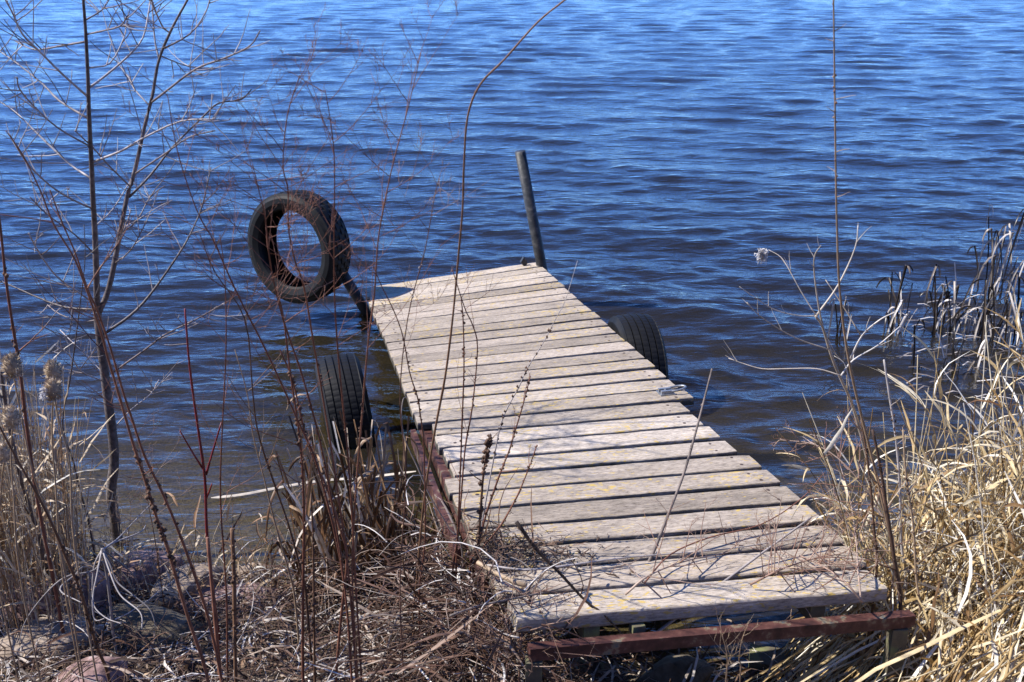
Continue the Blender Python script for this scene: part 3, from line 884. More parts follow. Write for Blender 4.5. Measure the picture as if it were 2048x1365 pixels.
stalk('dead_stalk', 'stout orange-brown stub stalk beneath the red dogwood shoot', 'weed stalk',
      [(440, 1350), (434, 1280), (426, 1190), (415, 1076)], 2.66, 2.66, .0085, .0065, M['red_stalk'])
stalk('dead_stalk', 'short broken brown stalk with a rough knobbly top', 'weed stalk',
      [(472, 1362), (470, 1290), (468, 1150), (464, 1058)], 2.62, 2.62, .0068, .0075, M['brown_stalk'], (.45, 1., 40, .005))
stalk('dead_stalk', 'thin reddish stalk rising past the knobbly broken stalk', 'weed stalk',
      [(455, 1345), (453, 1190), (441, 1001), (445, 850), (452, 700), (450, 560), (440, 470)], 2.64, 2.35, .0048, .0012, M['red_stalk'], (.1, .5, 14, .003), 8, .2, 1)
stalk('dead_stalk', 'tan slender stalk leaning left beside the brown reed clump', 'weed stalk',
      [(590, 1200), (577, 1140), (551, 1050), (528, 956), (506, 869), (495, 790), (470, 700)], 2.9, 2.7, .0050, .0016, M['tan_stalk'], None, 6, .2, 1)
stalk('dead_stalk', 'brown stalk speckled with pods leaning across to the reed clump', 'weed stalk',
      [(612, 1190), (604, 1150), (577, 1050), (551, 975), (528, 907), (513, 850), (505, 780), (490, 640), (430, 545), (400, 470)], 2.8, 2.3, .0056, .0013, M['brown_stalk'], (.15, .5, 36, .0035), 8, .3, 1)
stalk('dead_stalk', 'upright brown stalk thick with pods in front of the reed clump', 'weed stalk',
      [(606, 1350), (606, 1190), (608, 1039), (604, 925), (596, 850), (580, 740), (566, 630), (552, 580)], 2.6, 2.3, .0066, .0020, M['red_stalk'], (.1, .75, 55, .0045), 9, .3, 1)
stalk('dead_stalk', 'brown pod-covered stalk passing over the middle of the reed clump', 'weed stalk',
      [(672, 1362), (683, 1227), (694, 1114), (679, 1054), (653, 975), (623, 907), (606, 850), (585, 760), (560, 700)], 2.6, 2.4, .0066, .0026, M['red_stalk'], (.15, .9, 60, .005), 0)
stalk('dead_stalk', 'short upright stalk standing in the leaf litter below the reed clump', 'weed stalk',
      [(630, 1362), (628, 1230), (626, 1076), (622, 990)], 2.62, 2.6, .0058, .003, M['brown_stalk'], (.1, .8, 30, .005))
stalk('tall_stalk', 'very tall bare stalk bending over to the right above the dock', 'weed stalk',
      [(826, 1230), (832, 1180), (842, 1061), (853, 963), (872, 850), (890, 756), (905, 640), (918, 500), (925, 420), (928, 330), (935, 235), (960, 170), (1010, 118), (1075, 45), (1130, 0), (1170, -35)], 2.85, 2.35, .0042, .0017, M['brown_stalk'], None, 0, bow=-.1)
stalk('dead_stalk', 'reddish weed stalk crossing the left dock edge beside the tall bent stalk', 'weed stalk',
      [(905, 1160), (914, 1084), (920, 960), (924, 849), (928, 731), (926, 636), (922, 600)], 2.75, 2.6, .0046, .0018, M['red_stalk'], (.1, .9, 40, .003), 3, .18, 0)
stalk('dead_stalk', 'wavy thin weed stalk looping over the dock left of its middle', 'weed stalk',
      [(912, 1150), (922, 1000), (930, 900), (940, 843), (947, 795), (955, 695), (945, 650), (932, 623), (919, 585), (905, 540)], 2.75, 2.5, .0040, .0014, M['red_stalk'], (.1, .6, 24, .003), 5, .2, 1)
stalk('dead_stalk', 'curving fine stalk lying along the left edge of the dock boards', 'weed stalk',
      [(838, 1200), (850, 1080), (848, 900), (840, 826), (835, 795), (819, 744), (806, 674), (788, 623), (763, 572), (745, 530)], 2.7, 2.3, .0036, .0012, M['red_stalk'], (.35, .7, 16, .0028), 0)
stalk('dead_stalk', 'thick brown stalk knotted with seed heads at the left dock edge', 'weed stalk',
      [(945, 1160), (951, 1118), (958, 1070), (965, 968), (973, 905), (980, 870)], 2.72, 2.72, .0075, .0035, M['brown_stalk'], (.3, 1., 70, .006), 3, .1, 0)
stalk('dead_stalk', 'brown beaded stalk leaning right over the left part of the dock', 'weed stalk',
      [(940, 1150), (954, 1100), (972, 1030), (999, 951), (1019, 900), (1031, 860), (1046, 810), (1061, 752)], 2.74, 2.8, .0052, .002, M['red_stalk'], (.15, 1., 60, .0035), 3, .14, 1)
stalk('dead_stalk', 'long pale wand with small seed clusters leaning across the middle of the dock', 'weed stalk',
      [(945, 1135), (955, 1111), (965, 1040), (985, 930), (1000, 856), (1013, 820), (1038, 774), (1054, 738), (1087, 685), (1115, 631), (1131, 600), (1155, 522)], 2.8, 3.0, .0045, .0010, M['grey_twig'], (.35, .8, 46, .0035))
stalk('dead_stalk', 'reddish stalk slanting low over the near boards from the left edge', 'weed stalk',
      [(948, 1140), (954, 1111), (1002, 1050), (1036, 989), (1060, 930), (1074, 890)], 2.74, 2.8, .0046, .0022, M['red_stalk'], (.1, 1., 40, .003), 2, .12, 0)

stalk('dead_stalk', 'thin grey stem bowing over the water beside the left dock rail', 'weed stalk',
      [(925, 1110), (900, 1060), (860, 993), (834, 933), (810, 880), (803, 835), (806, 800), (813, 795)], 2.8, 3.0, .0036, .0018, M['drift'])
for lab, px, y0, r, m_ in (
    ('dark bare stalk standing just off the right end of the second board', [(1752, 1160), (1748, 1060), (1742, 980), (1732, 900), (1722, 840)], 2.75, .0062, 'brown_stalk'),
    ('thick blackened stalk at the edge of the straw beside the dock', [(1800, 1240), (1790, 1130), (1772, 1010), (1760, 930), (1745, 860)], 2.62, .0085, 'brown_stalk'),
    ('grey peeling stalk behind the blackened stalk beside the dock', [(1812, 1200), (1802, 1080), (1800, 980), (1792, 880), (1780, 800), (1768, 720)], 2.85, .0065, 'grey_twig'),
    ('orange-brown stalk rising out of the straw behind the rail end', [(1838, 1250), (1832, 1150), (1826, 1050), (1812, 950), (1806, 860)], 2.6, .0055, 'tan_stalk')):
    stalk('dead_stalk', lab, 'weed stalk', px, y0, y0 + .05, r, r * .55, M[m_], (.05, .8, 30, .0035), 3, .16, 1)

# ---- the blurred bushy weeds in front of the hanging tyre
BUSH = [
 ('rust-red twiggy weed spraying across the hanging tyre, its middle stem', [(700, 1180), (672, 960), (640, 760), (626, 680), (608, 574), (590, 522), (577, 458), (576, 381), (566, 330), (575, 230), (600, 150)]),
 ('rust-red twiggy weed rising left of the hole of the hanging tyre', [(690, 1180), (650, 930), (610, 770), (574, 663), (559, 612), (546, 556), (538, 509), (531, 440), (520, 390), (505, 330)]),
 ('rust-red twiggy weed rising in front of the tread of the hanging tyre', [(712, 1180), (700, 960), (685, 800), (674, 680), (669, 586), (668, 484), (669, 330), (662, 250), (650, 180)]),
 ('rust-red twiggy weed curving right between the hanging tyre and the dock', [(705, 1180), (712, 980), (724, 833), (730, 756), (738, 671), (749, 586), (756, 484), (769, 407), (788, 320), (815, 220), (842, 105)]),
 ('rust-red twiggy weed arching out to the left of the hanging tyre', [(690, 1180), (640, 950), (595, 840), (550, 740), (518, 673), (497, 633), (474, 586), (454, 543), (428, 484), (400, 435), (375, 370), (352, 290), (335, 190)]),
]
for i, (lab, px) in enumerate(BUSH):
    stalk('twiggy_weed', lab, 'weed', px, 2.45, 1.85 + .05 * i, .0042, .0010, M['red_stalk'], (.05, .3, 26, .0032), 18, .27, 2, (.40, 1.), bow=-.05, side_up=.22, spread=.75)
# pale seed tufts on the bushy weeds
stalk('twiggy_weed', 'faint thin weed with pale seeds beside the tall bent stalk', 'weed',
      [(800, 1180), (812, 960), (800, 800), (815, 640), (850, 500), (868, 400), (880, 350)], 2.5, 2.0, .0030, .0008, M['fine_weed'], (.6, 1., 10, .0022), 9, .2, 2, (.5, 1.), seed_mat=M['grey_twig'])
stalk('twiggy_weed', 'fine brown weed spreading thin twigs left of the sapling trunk base', 'weed',
      [(320, 1150), (310, 1080), (295, 1000), (285, 930), (270, 870)], 3.2, 3.1, .0030, .0008, M['fine_weed'], None, 14, .22, 2, (.2, 1.))
stalk('twiggy_weed', 'fine brown weed tangled round the foot of the sapling', 'weed',
      [(250, 1140), (255, 1080), (262, 1020), (250, 960)], 3.45, 3.4, .0030, .0008, M['fine_weed'], None, 18, .26, 2, (.1, 1.))
stalk('twiggy_weed', 'small forked brown weed growing in front of the red front rail', 'weed',
      [(1452, 1362), (1455, 1320), (1450, 1290), (1440, 1262)], 2.18, 2.18, .0036, .001, M['tan_stalk'], None, 10, .12, 1, (.1, 1.), spread=.6)
stalk('twiggy_weed', 'pair of tan forked twigs standing beside the front rail of the dock', 'weed',
      [(1480, 1362), (1478, 1320), (1484, 1280), (1496, 1250)], 2.2, 2.2, .0030, .001, M['tan_stalk'], None, 7, .10, 1, (.1, 1.), spread=.6)
# airy tangle lying over the shore end of the dock
for lab, px, y0, y1, n in (
    ('airy dead weed draping a net of fine twigs over the last right-hand boards', [(1722, 1200), (1716, 1140), (1712, 1080), (1700, 1000), (1680, 930)], 2.62, 2.6, 20),
    ('airy dead weed lying flat across the right of the nearest boards', [(1725, 1205), (1690, 1165), (1640, 1130), (1580, 1105), (1520, 1095), (1450, 1088)], 2.60, 2.75, 30),
    ('airy brown weed sprawled over the middle of the nearest boards', [(1250, 1190), (1300, 1150), (1380, 1120), (1480, 1100), (1600, 1060)], 2.62, 2.85, 26),
    ('rusty weed tuft clinging to the near left corner of the dock', [(1040, 1300), (1055, 1250), (1062, 1215), (1070, 1180)], 2.36, 2.45, 22),
    ('brown weed tangle filling the corner between the dock and the litter', [(990, 1345), (985, 1290), (975, 1240), (968, 1190)], 2.42, 2.5, 24),
    ('bushy brown weed against the left leg of the front rail', [(1012, 1350), (1022, 1310), (1018, 1270), (1005, 1235)], 2.34, 2.4, 24),
    ('fine rusty weed lying along the second board from the shore', [(1500, 1170), (1560, 1140), (1620, 1120), (1700, 1105)], 2.66, 2.72, 26),
    ('pale airy weed leaning left over the water beside the dock', [(1790, 1120), (1750, 1010), (1690, 930), (1630, 890), (1560, 880)], 2.75, 2.95, 24)):
    lie = 'boards' in lab or 'board ' in lab
    raw_ = [on_dock(p[0], p[1], .02 + .05 * math.sin(1.3 * i)) for i, p in enumerate(px)] if lie else None
    stalk('airy_weed', lab, 'weed', px, y0, y1, .0034, .0012, M['fine_weed'], None, n, .20, 2, (.15, 1.), side_up=.02, spread=.9, raw=raw_, root=not lie, side_r=.0019)

# ---- tall grass stalk and pale weed on the right
stalk('tall_stalk', 'tall straight thin stalk with wispy tufts rising from the straw at the right', 'weed stalk',
      [(1805, 1230), (1790, 1120), (1760, 980), (1735, 880), (1708, 770), (1691, 681), (1682, 605), (1677, 543), (1673, 420), (1671, 300), (1669, 150), (1667, 0), (1666, -60)], 2.75, 2.55, .0050, .0016, M['tan_stalk'], (.72, 1., 18, .003), 10, .07, 0, (.7, 1.), seed_mat=M['fine_weed'], side_up=-.1)
pw = stalk('pale_weed', 'pale grey branching weed with a white seed tuft on its longest arm', 'weed',
      [(1775, 1080), (1745, 960), (1722, 870), (1703, 805), (1679, 752), (1663, 712), (1645, 654), (1631, 632)], 3.2, 3.1, .0065, .004, M['pale_weed'])
mbp = MB()
for px, dy, r in (([(1631, 632), (1599, 632), (1550, 620), (1510, 595), (1479, 574)], -.1, .0030),
               ([(1631, 630), (1602, 583), (1580, 543), (1562, 515), (1537, 500)], .08, .0028),
               ([(1660, 700), (1602, 681), (1556, 657), (1516, 629), (1494, 605)], -.05, .0032),
               ([(1683, 752), (1633, 738), (1571, 738), (1525, 738), (1488, 728), (1457, 717)], .1, .0030),
               ([(1631, 634), (1676, 571), (1710, 497), (1716, 451)], .05, .0045),
               ([(1645, 652), (1636, 605), (1628, 540), (1630, 510), (1642, 491)], -.05, .0040),
               ([(1682, 752), (1706, 721), (1756, 691), (1799, 654)], .05, .0040),
               ([(1700, 720), (1724, 672), (1760, 640), (1790, 625)], -.08, .0042),
               ([(1722, 672), (1685, 611), (1651, 560)], .06, .0035),
               ([(1700, 780), (1690, 730), (1668, 712)], .02, .0025)):
    mbp = MB(); pts = smooth_path(traced(px, 3.12, 3.12 + dy), 4); mbp.tube(pts, taper(len(pts), r * .8, r * .36), 6)
    for q in range(3):
        p, d = along(pts, rnd(.3, .95)); twig(mbp, p, d + Vector((rnd(-1, 1), rnd(-1, 1), rnd(-.5, .8))) * .8, rnd(.03, .09), r * .4, 0, seg=4, sides=3)
    mbp.build('arm', M['pale_weed'], pw)
mbf = MB(); c = P(1530, 503, 3.19)
for q in range(110):
    p0 = c + Vector((rnd(-.022, .010), rnd(-.010, .010), rnd(-.020, .006)))
    e = p0 + Vector((rnd(-.012, .006), rnd(-.010, .010), rnd(-.050, .006) * random.random()))
    mbf.blade([p0, p0.lerp(e, .5) + Vector((rnd(-.005, .005), 0, rnd(0, .006))), e], [.005, .005, .002])
tag(mbf.build('seed_tuft', M['fluff'], pw), kind='stuff')

# ---- sticks
def stick(label, px, y0, y1, r0, r1, mat, name='stick', knots=0, lying=False):
    pts = smooth_path([on_dock(p[0], p[1], y0 + (y1 - y0) * i / (len(px) - 1)) for i, p in enumerate(px)] if lying else traced(px, y0, y1), 4)
    mb = MB(); mb.tube(pts, [r * rnd(.94, 1.06) for r in taper(len(pts), r0, r1)], 7)
    for k in range(knots):
        t_ = rnd(.1, .97); p, d = along(pts, t_); mb.blob(p + Vector((rnd(-1, 1), rnd(-1, 1), rnd(-1, 1))) * r0 * .5, (r0 + (r1 - r0) * t_) * 1.25)
    o = mb.build(name, mat, None, origin=pts[0]); return tag(o, label, 'stick')
stick('long bare grey stick propped up from the gap before the nearest board', [(1262, 1192), (1300, 1120), (1340, 1020), (1370, 940), (1398, 840), (1424, 738)], 2.63, 3.1, .0060, .0030, M['drift'], knots=10)
stick('pale straight stick slanting from the red front rail over the near boards', [(1298, 1278), (1380, 1215), (1460, 1155), (1540, 1095), (1622, 1036)], 2.43, 2.85, .0050, .0030, M['grey_twig'], knots=5)
stick('dark bristly dead stem leaning left out of the front rail', [(1262, 1288), (1207, 1229), (1172, 1203), (1118, 1145), (1072, 1098), (1033, 1044)], 2.385, 2.52, .0022, .0056, M['dark_stem'], knots=110)
stick('orange-tipped cut cane lying over the left end of the near boards', [(955, 1125), (985, 1143), (1025, 1163), (1054, 1172)], .05, .022, .0065, .0075, M['tan_stalk'], lying=True)
stick('thin pale stem arching over the left corner of the nearest board', [(900, 1232), (960, 1212), (1040, 1195), (1110, 1180), (1200, 1150)], .05, .03, .0034, .0020, M['drift'], lying=True)
stick('brown crooked stick leaning in the bottom litter left of the front rail', [(1110, 1364), (1060, 1318), (1015, 1280), (985, 1255)], 2.32, 2.48, .0090, .0060, M['brown_stalk'])
stick('long thin dry stalk reaching across the near boards towards the right', [(968, 1130), (1050, 1140), (1130, 1132), (1230, 1118), (1340, 1108), (1420, 1102), (1500, 1092), (1640, 1070)], .04, .012, .0034, .0018, M['grey_twig'], lying=True)
stick('wiry reddish stem bowed over the third and fourth boards from the shore', [(1290, 1165), (1340, 1110), (1420, 1075), (1520, 1050), (1600, 1000), (1650, 945)], .02, .12, .0028, .0014, M['red_stalk'], lying=True)
stick('short bleached straw lying on the second board from the shore', [(1130, 1128), (1170, 1140), (1215, 1136), (1262, 1128)], .012, .012, .0034, .0026, M['pale_weed'], lying=True)
mb = MB(); pts = smooth_path([G(422, 996, .012), G(480, 990, .014), G(560, 975, .014), G(640, 962, .012), G(730, 955, .014), G(832, 943, .04)], 4)
mb.blade(pts, [.004] + [.015] * (len(pts) - 2) + [.006], (0, 1, .3), .3)
tag(mb.build('floating_reed', M['pale_weed'], None, origin=pts[0]), 'long pale reed leaf floating on the water left of the dock', 'reed')

# grey arching dead plant over the rocks
gp = stalk('arching_plant', 'pale grey dead plant with arching drooping arms above the rocks', 'weed', [(226, 1265), (220, 1200), (212, 1140), (204, 1098)], 2.85, 2.85, .0045, .0045, M['ash_twig'])
mb = MB()
for px, dy in (([(204, 1100), (190, 1140), (130, 1155), (85, 1195), (50, 1245), (38, 1290)], -.2), ([(204, 1100), (188, 1135), (185, 1200), (190, 1240), (215, 1235)], -.1),
               ([(206, 1100), (225, 1115), (262, 1145), (277, 1175), (268, 1192), (240, 1185)], .1), ([(206, 1100), (220, 1130), (235, 1165), (265, 1190), (300, 1220), (313, 1260)], -.15),
               ([(204, 1100), (195, 1145), (186, 1205), (210, 1235), (243, 1248)], -.25), ([(205, 1100), (235, 1078), (262, 1050), (300, 1010)], .25), ([(205, 1100), (230, 1085), (280, 1065), (292, 1050)], .2),
               ([(190, 1140), (165, 1135), (150, 1160), (168, 1205)], -.15), ([(205, 1100), (218, 1140), (240, 1190), (280, 1225), (284, 1258)], -.28), ([(150, 1150), (120, 1180), (165, 1207)], -.3)):
    mb = MB(); pts = smooth_path(traced(px, 2.86, 2.86 + dy), 5); mb.tube(pts, taper(len(pts), .0032, .0013), 6)
    mb.build('arm', M['ash_twig'], gp)

# ---- teasel heads
for lab, hp, base, Y, r in (
    ('teasel head brushing the dark red shrub shoot, highest of the left bank', (24, 732), [(120, 1100), (70, 960), (42, 830)], 2.55, .026),
    ('upright bristly teasel head above the pale-tufted one', (106, 742), [(125, 1150), (112, 980), (104, 860)], 2.6, .022),
    ('teasel head with a white torn patch on its side', (106, 779), [(150, 1100), (140, 930), (120, 850)], 2.5, .023),
    ('low dry teasel head at the edge of the pale grass', (22, 834), [(40, 1150), (28, 1000), (22, 910)], 2.5, .023),
    ('half-hidden dark teasel head tangled in the pale grass stems', (6, 905), [(-6, 1150), (-2, 1040), (4, 960)], 2.55, .020)):
    c = P(*hp, Y); pts = [P(*q, Y + .02) for q in base] + [c - Vector((0, 0, r * 1.1))]
    pts = smooth_path([ground_foot(pts[0])] + pts, 4)
    t = empty('teasel', pts[0], lab, 'teasel')
    mb = MB(); mb.tube(pts, taper(len(pts), .0028, .0022), 6); mb.build('stem', M['tan_stalk'], t)
    mb = MB()
    core = []
    for a in range(7):
        core.append(c + Vector((0, 0, (a / 6 - .5) * 2.5 * r)))
    mb.tube(core, [r * .25, r * .62, r * .82, r * .86, r * .78, r * .58, r * .2], 10)
    for q in range(420):
        th, ph = rnd(0, 6.28), math.acos(rnd(-1, 1))
        n = Vector((math.sin(ph) * math.cos(th), math.sin(ph) * math.sin(th), math.cos(ph)))
        p0 = c + Vector((n.x * r * .75, n.y * r * .75, n.z * r * 1.15)); e = p0 + (n + Vector((0, 0, .35))).normalized() * r * rnd(.25, .62)
        s = n.orthogonal() * .0011
        b = len(mb.v); mb.v += [p0 - s, p0 + s, e]; mb.f.append((b, b + 1, b + 2))
    for q in range(7):
        a = q * .9 + rnd(-.2, .2); d = Vector((math.cos(a), math.sin(a), .2)); q0 = c - Vector((0, 0, r * 1.2))
        pp = [q0, q0 + d * r * .9, q0 + d * r * 1.5 + Vector((0, 0, r * rnd(.3, 1.3)))]
        mb.tube(pp, [.0012, .001, .0005], 3)
    mb.build('seed_head', M['teasel'], t)
    if 'white' in lab:
        mb = MB()
        for q in range(40):
            p0 = c + Vector((-r * .6 + rnd(-.008, .008), -r * .7, rnd(-.012, .012))); e = p0 + Vector((rnd(-.014, .004), rnd(-.01, .002), rnd(-.016, .006)))
            mb.blade([p0, p0.lerp(e, .5), e], [.005, .005, .002])
        mb.build('torn_fluff', M['fluff'], t)

# ---- reeds
def bent_leaf(base, h, lean, fold_t, fold_dir, w, droop):
    """a dead reed leaf that rises, kinks and hangs"""
    pts = []
    m = max(3, int(6 * fold_t))
    for i in range(m + 1):
        t = i / m; pts.append(base + Vector((lean.x * t * t, lean.y * t * t, h * fold_t * t)))
    L = h * (1 - fold_t)
    d = Vector((fold_dir.x, fold_dir.y, rnd(.2, .6))).normalized(); p = pts[-1].copy()
    for i in range(5):
        d = (d + Vector((0, 0, -droop))).normalized(); p = p + d * L / 5; pts.append(p.copy())
    n = len(pts)
    ws = [w * (.75 + .35 * math.sin(math.pi * min(1, .15 + i / n))) for i in range(n)]; ws[-1] = w * .25
    return pts, ws
def reed_clump(name, label, centre, rad, n, hmin, hmax, mat, w, lean_amt=.08, kink=.6, base_z=None, group=None, face=None):
    root = empty(name, centre, label, 'reeds', group)
    for k in range(n):
        a = rnd(0, 6.28); rr = rad * math.sqrt(random.random())
        bx, by = centre.x + rr * math.cos(a), centre.y + rr * math.sin(a) * .7
        b = Vector((bx, by, base_z if base_z is not None else gz(bx, by) - .03))
        h = rnd(hmin, hmax); ln = Vector((rnd(-1, 1), rnd(-1, 1), 0)) * lean_amt
        fd = Vector((rnd(-1, 1), rnd(-.6, .6), 0)).normalized()
        ft = rnd(.45, .9) if random.random() < kink else 1.0
        if ft == 1.0:
            m = 6; pts = [b + Vector((ln.x * (i / m) ** 2, ln.y * (i / m) ** 2, h * i / m)) for i in range(m + 1)]
            ws = [w * (1 - .25 * i / m) for i in range(m + 1)]
        else:
            pts, ws = bent_leaf(b, h * 1.35, ln, ft, fd, w, rnd(.35, .9))
        mb = MB(); mb.blade(pts, [x * rnd(.9, 1.1) for x in ws], (rnd(.3, 1), rnd(-.8, .8), 0), rnd(.25, .6))
        mb.build('reed_leaf', mat, root)
    return root
cat_c = G(725, 1150, .03)
reed_clump('reed_clump', 'brown clump of dead cattail leaves between the bank and the dock', Vector((cat_c.x - .03, cat_c.y, 0)), .23, 170, .24, .74, M['cattail'], .0105, .13, .40)
reed_clump('reed_clump', 'sparser brown cattail leaves close beside the left dock rail', Vector((cat_c.x + .24, cat_c.y + .06, 0)), .12, 34, .22, .50, M['cattail'], .0105, .12, .5)
for lab, px, n, h0, h1, rad in (
    ('dark broken reeds standing alone furthest from the straw grass', (1795, 668), 16, .18, .36, .10),
    ('small bent reed pair out in open water behind the lone reeds', (1850, 590), 4, .12, .24, .05),
    ('tall dark reeds at the outer end of the reed bed', (1985, 585), 22, .25, .52, .13),
    ('loose arching reeds in the middle of the reed bed', (1920, 660), 30, .18, .38, .26),
    ('short drowned reed stubs just behind the straw grass', (1880, 740), 16, .10, .26, .22),
    ('thick dark reeds at the lake side of the straw grass', (2030, 690), 34, .2, .45, .26),
    ('stray bent reeds in the water by the pale branching weed', (1700, 690), 6, .15, .30, .16)):
    c = G(px[0], px[1], 0)
    reed_clump('water_reeds', lab, Vector((c.x, c.y, 0)), rad, int(n * 1.05), h0 * 1.15 + .06, h1 * 1.25 + .08, M['wet_reed'], .0115, .09, .5, base_z=-.12)
mb = MB()
for k in range(150):
    c = G(rnd(1790, 2060), rnd(600, 800), 0); a = rnd(-.7, .7); L = rnd(.04, .20); d = Vector((math.cos(a), math.sin(a), 0)) * L
    mb.blade([c + Vector((0, 0, .012)), c + d * .5 + Vector((0, 0, rnd(.015, .03))), c + d + Vector((0, 0, .010))], [.008, .010, .004], (0, 1, .1), .2)
tag(mb.build('floating_reed_litter', M['wet_reed'], None), 'scraps of broken reed afloat among the standing reeds', 'reed litter', kind='stuff')

# ---- grasses nobody could count
def grass(mb, bx, by, h, lean, w, leaves=2, leafl=.28, bz=None):
    b = Vector((bx, by, (gz(bx, by) if bz is None else bz) - .03)); m = 6
    pts = []
    for i in range(m + 1):
        t = i / m; pts.append(b + Vector((lean.x * t ** 1.8, lean.y * t ** 1.8, h * t - .25 * lean.length * t * t)))
    mb.tube(pts, taper(m + 1, w, w * .45), 4, cap=False)
    for k in range(leaves):
        p, d = along(pts, rnd(.25, .98)); a = rnd(0, 6.28); o = Vector((math.cos(a), math.sin(a), 0)); L = leafl * rnd(.4, 1.2)
        q = [p]; dd = (d * .8 + o * .6).normalized(); drop = rnd(.0, .42)
        for i in range(5):
            dd = (dd + Vector((rnd(-.25, .25), rnd(-.25, .25), -drop))).normalized(); q.append(q[-1] + dd * L / 5)
        mw = rnd(.005, .012)
        mb.blade(q, [mw * .6, mw, mw, mw * .8, mw * .55, mw * .15], None, rnd(.1, .5))
mb = MB()
for k in range(1900):
    x = 1.14 + 1.3 * random.random() ** .9; y = rnd(2.4, 3.5)
    if x < 1.28 and y > 3.2: continue
    h = rnd(.30, .85) * (.48 + .55 * min(1.1, max(0, x - 1.12) / .6))
    grass(mb, x, y, h, Vector((rnd(-.26, .16), rnd(-.22, .16), 0)) * h, rnd(.0018, .0034), random.choice((2, 3, 3, 4)), .24)
for k in range(34):
    x = rnd(1.12, 1.36); y = rnd(2.75, 3.2)
    grass(mb, x, y, rnd(.7, 1.2), Vector((rnd(-.4, .25), rnd(-.2, .2), 0)), rnd(.0022, .0038), 4, .2)
for k in range(95):
    x = rnd(1.45, 2.2); y = rnd(2.6, 3.5)
    grass(mb, x, y, rnd(.8, 1.3), Vector((rnd(-.35, .15), rnd(-.2, .2), 0)), rnd(.0026, .0048), 5, .26)
tag(mb.build('straw_grass', M['straw'], None), 'dense golden straw grass crowding the bank right of the dock', 'grass', kind='stuff')
mb = MB()
for k in range(2600):       # thatch: old stems fallen towards the dock and the camera
    x = rnd(.90, 2.2); y = rnd(2.05, 3.1); z = gz(x, y) + rnd(.03, .50) * min(1, max(.14, (x - .85) * 2.0))
    a = math.radians(rnd(195, 262)); L = rnd(.2, .65) if random.random() < .8 else rnd(.6, 1.0); d = Vector((math.cos(a), math.sin(a), rnd(-.85, -.1)))
    p = Vector((x, y, z)); q = [p]
    for i in range(5):
        d = (d + Vector((rnd(-.12, .12), rnd(-.12, .12), rnd(-.12, .05)))).normalized(); nx = q[-1] + d * L / 5
        nx.z = max(nx.z, gz(nx.x, nx.y) + .004); q.append(nx)
    if random.random() < .66: mb.tube(q, taper(6, rnd(.0020, .0046), .0016), 5, cap=False)
    else:
        w = rnd(.006, .013); mb.blade(q, [w * .6, w, w, w * .9, w * .7, w * .2], None, .3)
tag(mb.build('fallen_straw', M['straw'], None), 'fallen tangle of straw spilling down the bank by the front rail', 'straw', kind='stuff')
mb = MB()
for k in range(900):
    y = rnd(2.9, 3.75); x = -rnd(.475, .70) * y
    h = rnd(.35, 1.0); grass(mb, x, y, h, Vector((rnd(-.12, .16), rnd(-.1, .1), 0)) * h, rnd(.0012, .0024), random.choice((0, 1, 1, 2)), .2)
for k in range(120):
    x = rnd(-1.7, -.9); y = rnd(3.2, 3.6)
    h = rnd(.15, .42); grass(mb, x, y, h, Vector((rnd(-.3, .3), rnd(-.2, .2), 0)) * h, rnd(.001, .002), random.choice((0, 1, 2)), .14)
tag(mb.build('pale_grass', M['pale_grass'], None), 'thin pale upright grass on the left bank round the shrub stems', 'grass', kind='stuff')

# ---- litter on the bank
mb = MB()
def in_view_xy():
    while True:
        y = rnd(2.0, 3.7); x = rnd(-.62, .66) * y
        if y < float(shore_y(x)) + .05: return x, y
for k in range(6500):
    x, y = in_view_xy(); g = gz(x, y)
    a = rnd(0, 6.28); L = rnd(.03, .20) * (1.5 if random.random() < .12 else 1)
    d = Vector((math.cos(a), math.sin(a), 0)); z0 = rnd(.0, .035); up = rnd(-.05, .25) * L
    q = []
    bend = rnd(-.9, .9)
    for i in range(4):
        t = i / 3; aa = a + bend * t; px_ = x + math.cos(aa) * L * t; py_ = y + math.sin(aa) * L * t
        q.append(Vector((px_, py_, max(gz(px_, py_) + .004, g + z0 + up * math.sin(math.pi * t * .8)))))
    if random.random() < .45: mb.tube(q, taper(4, rnd(.0012, .0026), .001), 3, cap=False)
    else:
        w = rnd(.004, .011); mb.blade(q, [w * .5, w, w * .9, w * .3], None, rnd(.0, .5))
tag(mb.build('plant_litter', M['litter'], None), 'matted dry stems and straw covering the bank in front', 'litter', kind='stuff')
mb = MB()
for k in range(420):
    x, y = in_view_xy(); c = Vector((x, y, gz(x, y) + rnd(.008, .03))); a = rnd(0, 6.28); L = rnd(.02, .05); d = Vector((math.cos(a), math.sin(a), rnd(-.2, .3)))
    mb.blade([c, c + d * L * .35 + Vector((0, 0, .006)), c + d * L * .7 + Vector((0, 0, .004)), c + d * L], [.004, L * .6, L * .5, .002], None, rnd(-.6, .6))
tag(mb.build('leaf_litter', M['leaf'], None), 'small curled brown leaves scattered through the dry stems', 'leaf litter', kind='stuff')
mb = MB()
for k in range(260):      # short fine weeds standing in the litter
    x, y = in_view_xy()
    if abs(x - .55) < .62 and y > 2.35: continue
    twig(mb, (x, y, gz(x, y) - .01), (rnd(-.4, .4), rnd(-.4, .4), 1), rnd(.06, .26), .0014, 1, .6, .1, 4, (1, 3), .5, .2, 3)
tag(mb.build('weed_stubble', M['fine_weed'], None), 'short brittle weed stubble standing in the litter', 'stubble', kind='stuff')

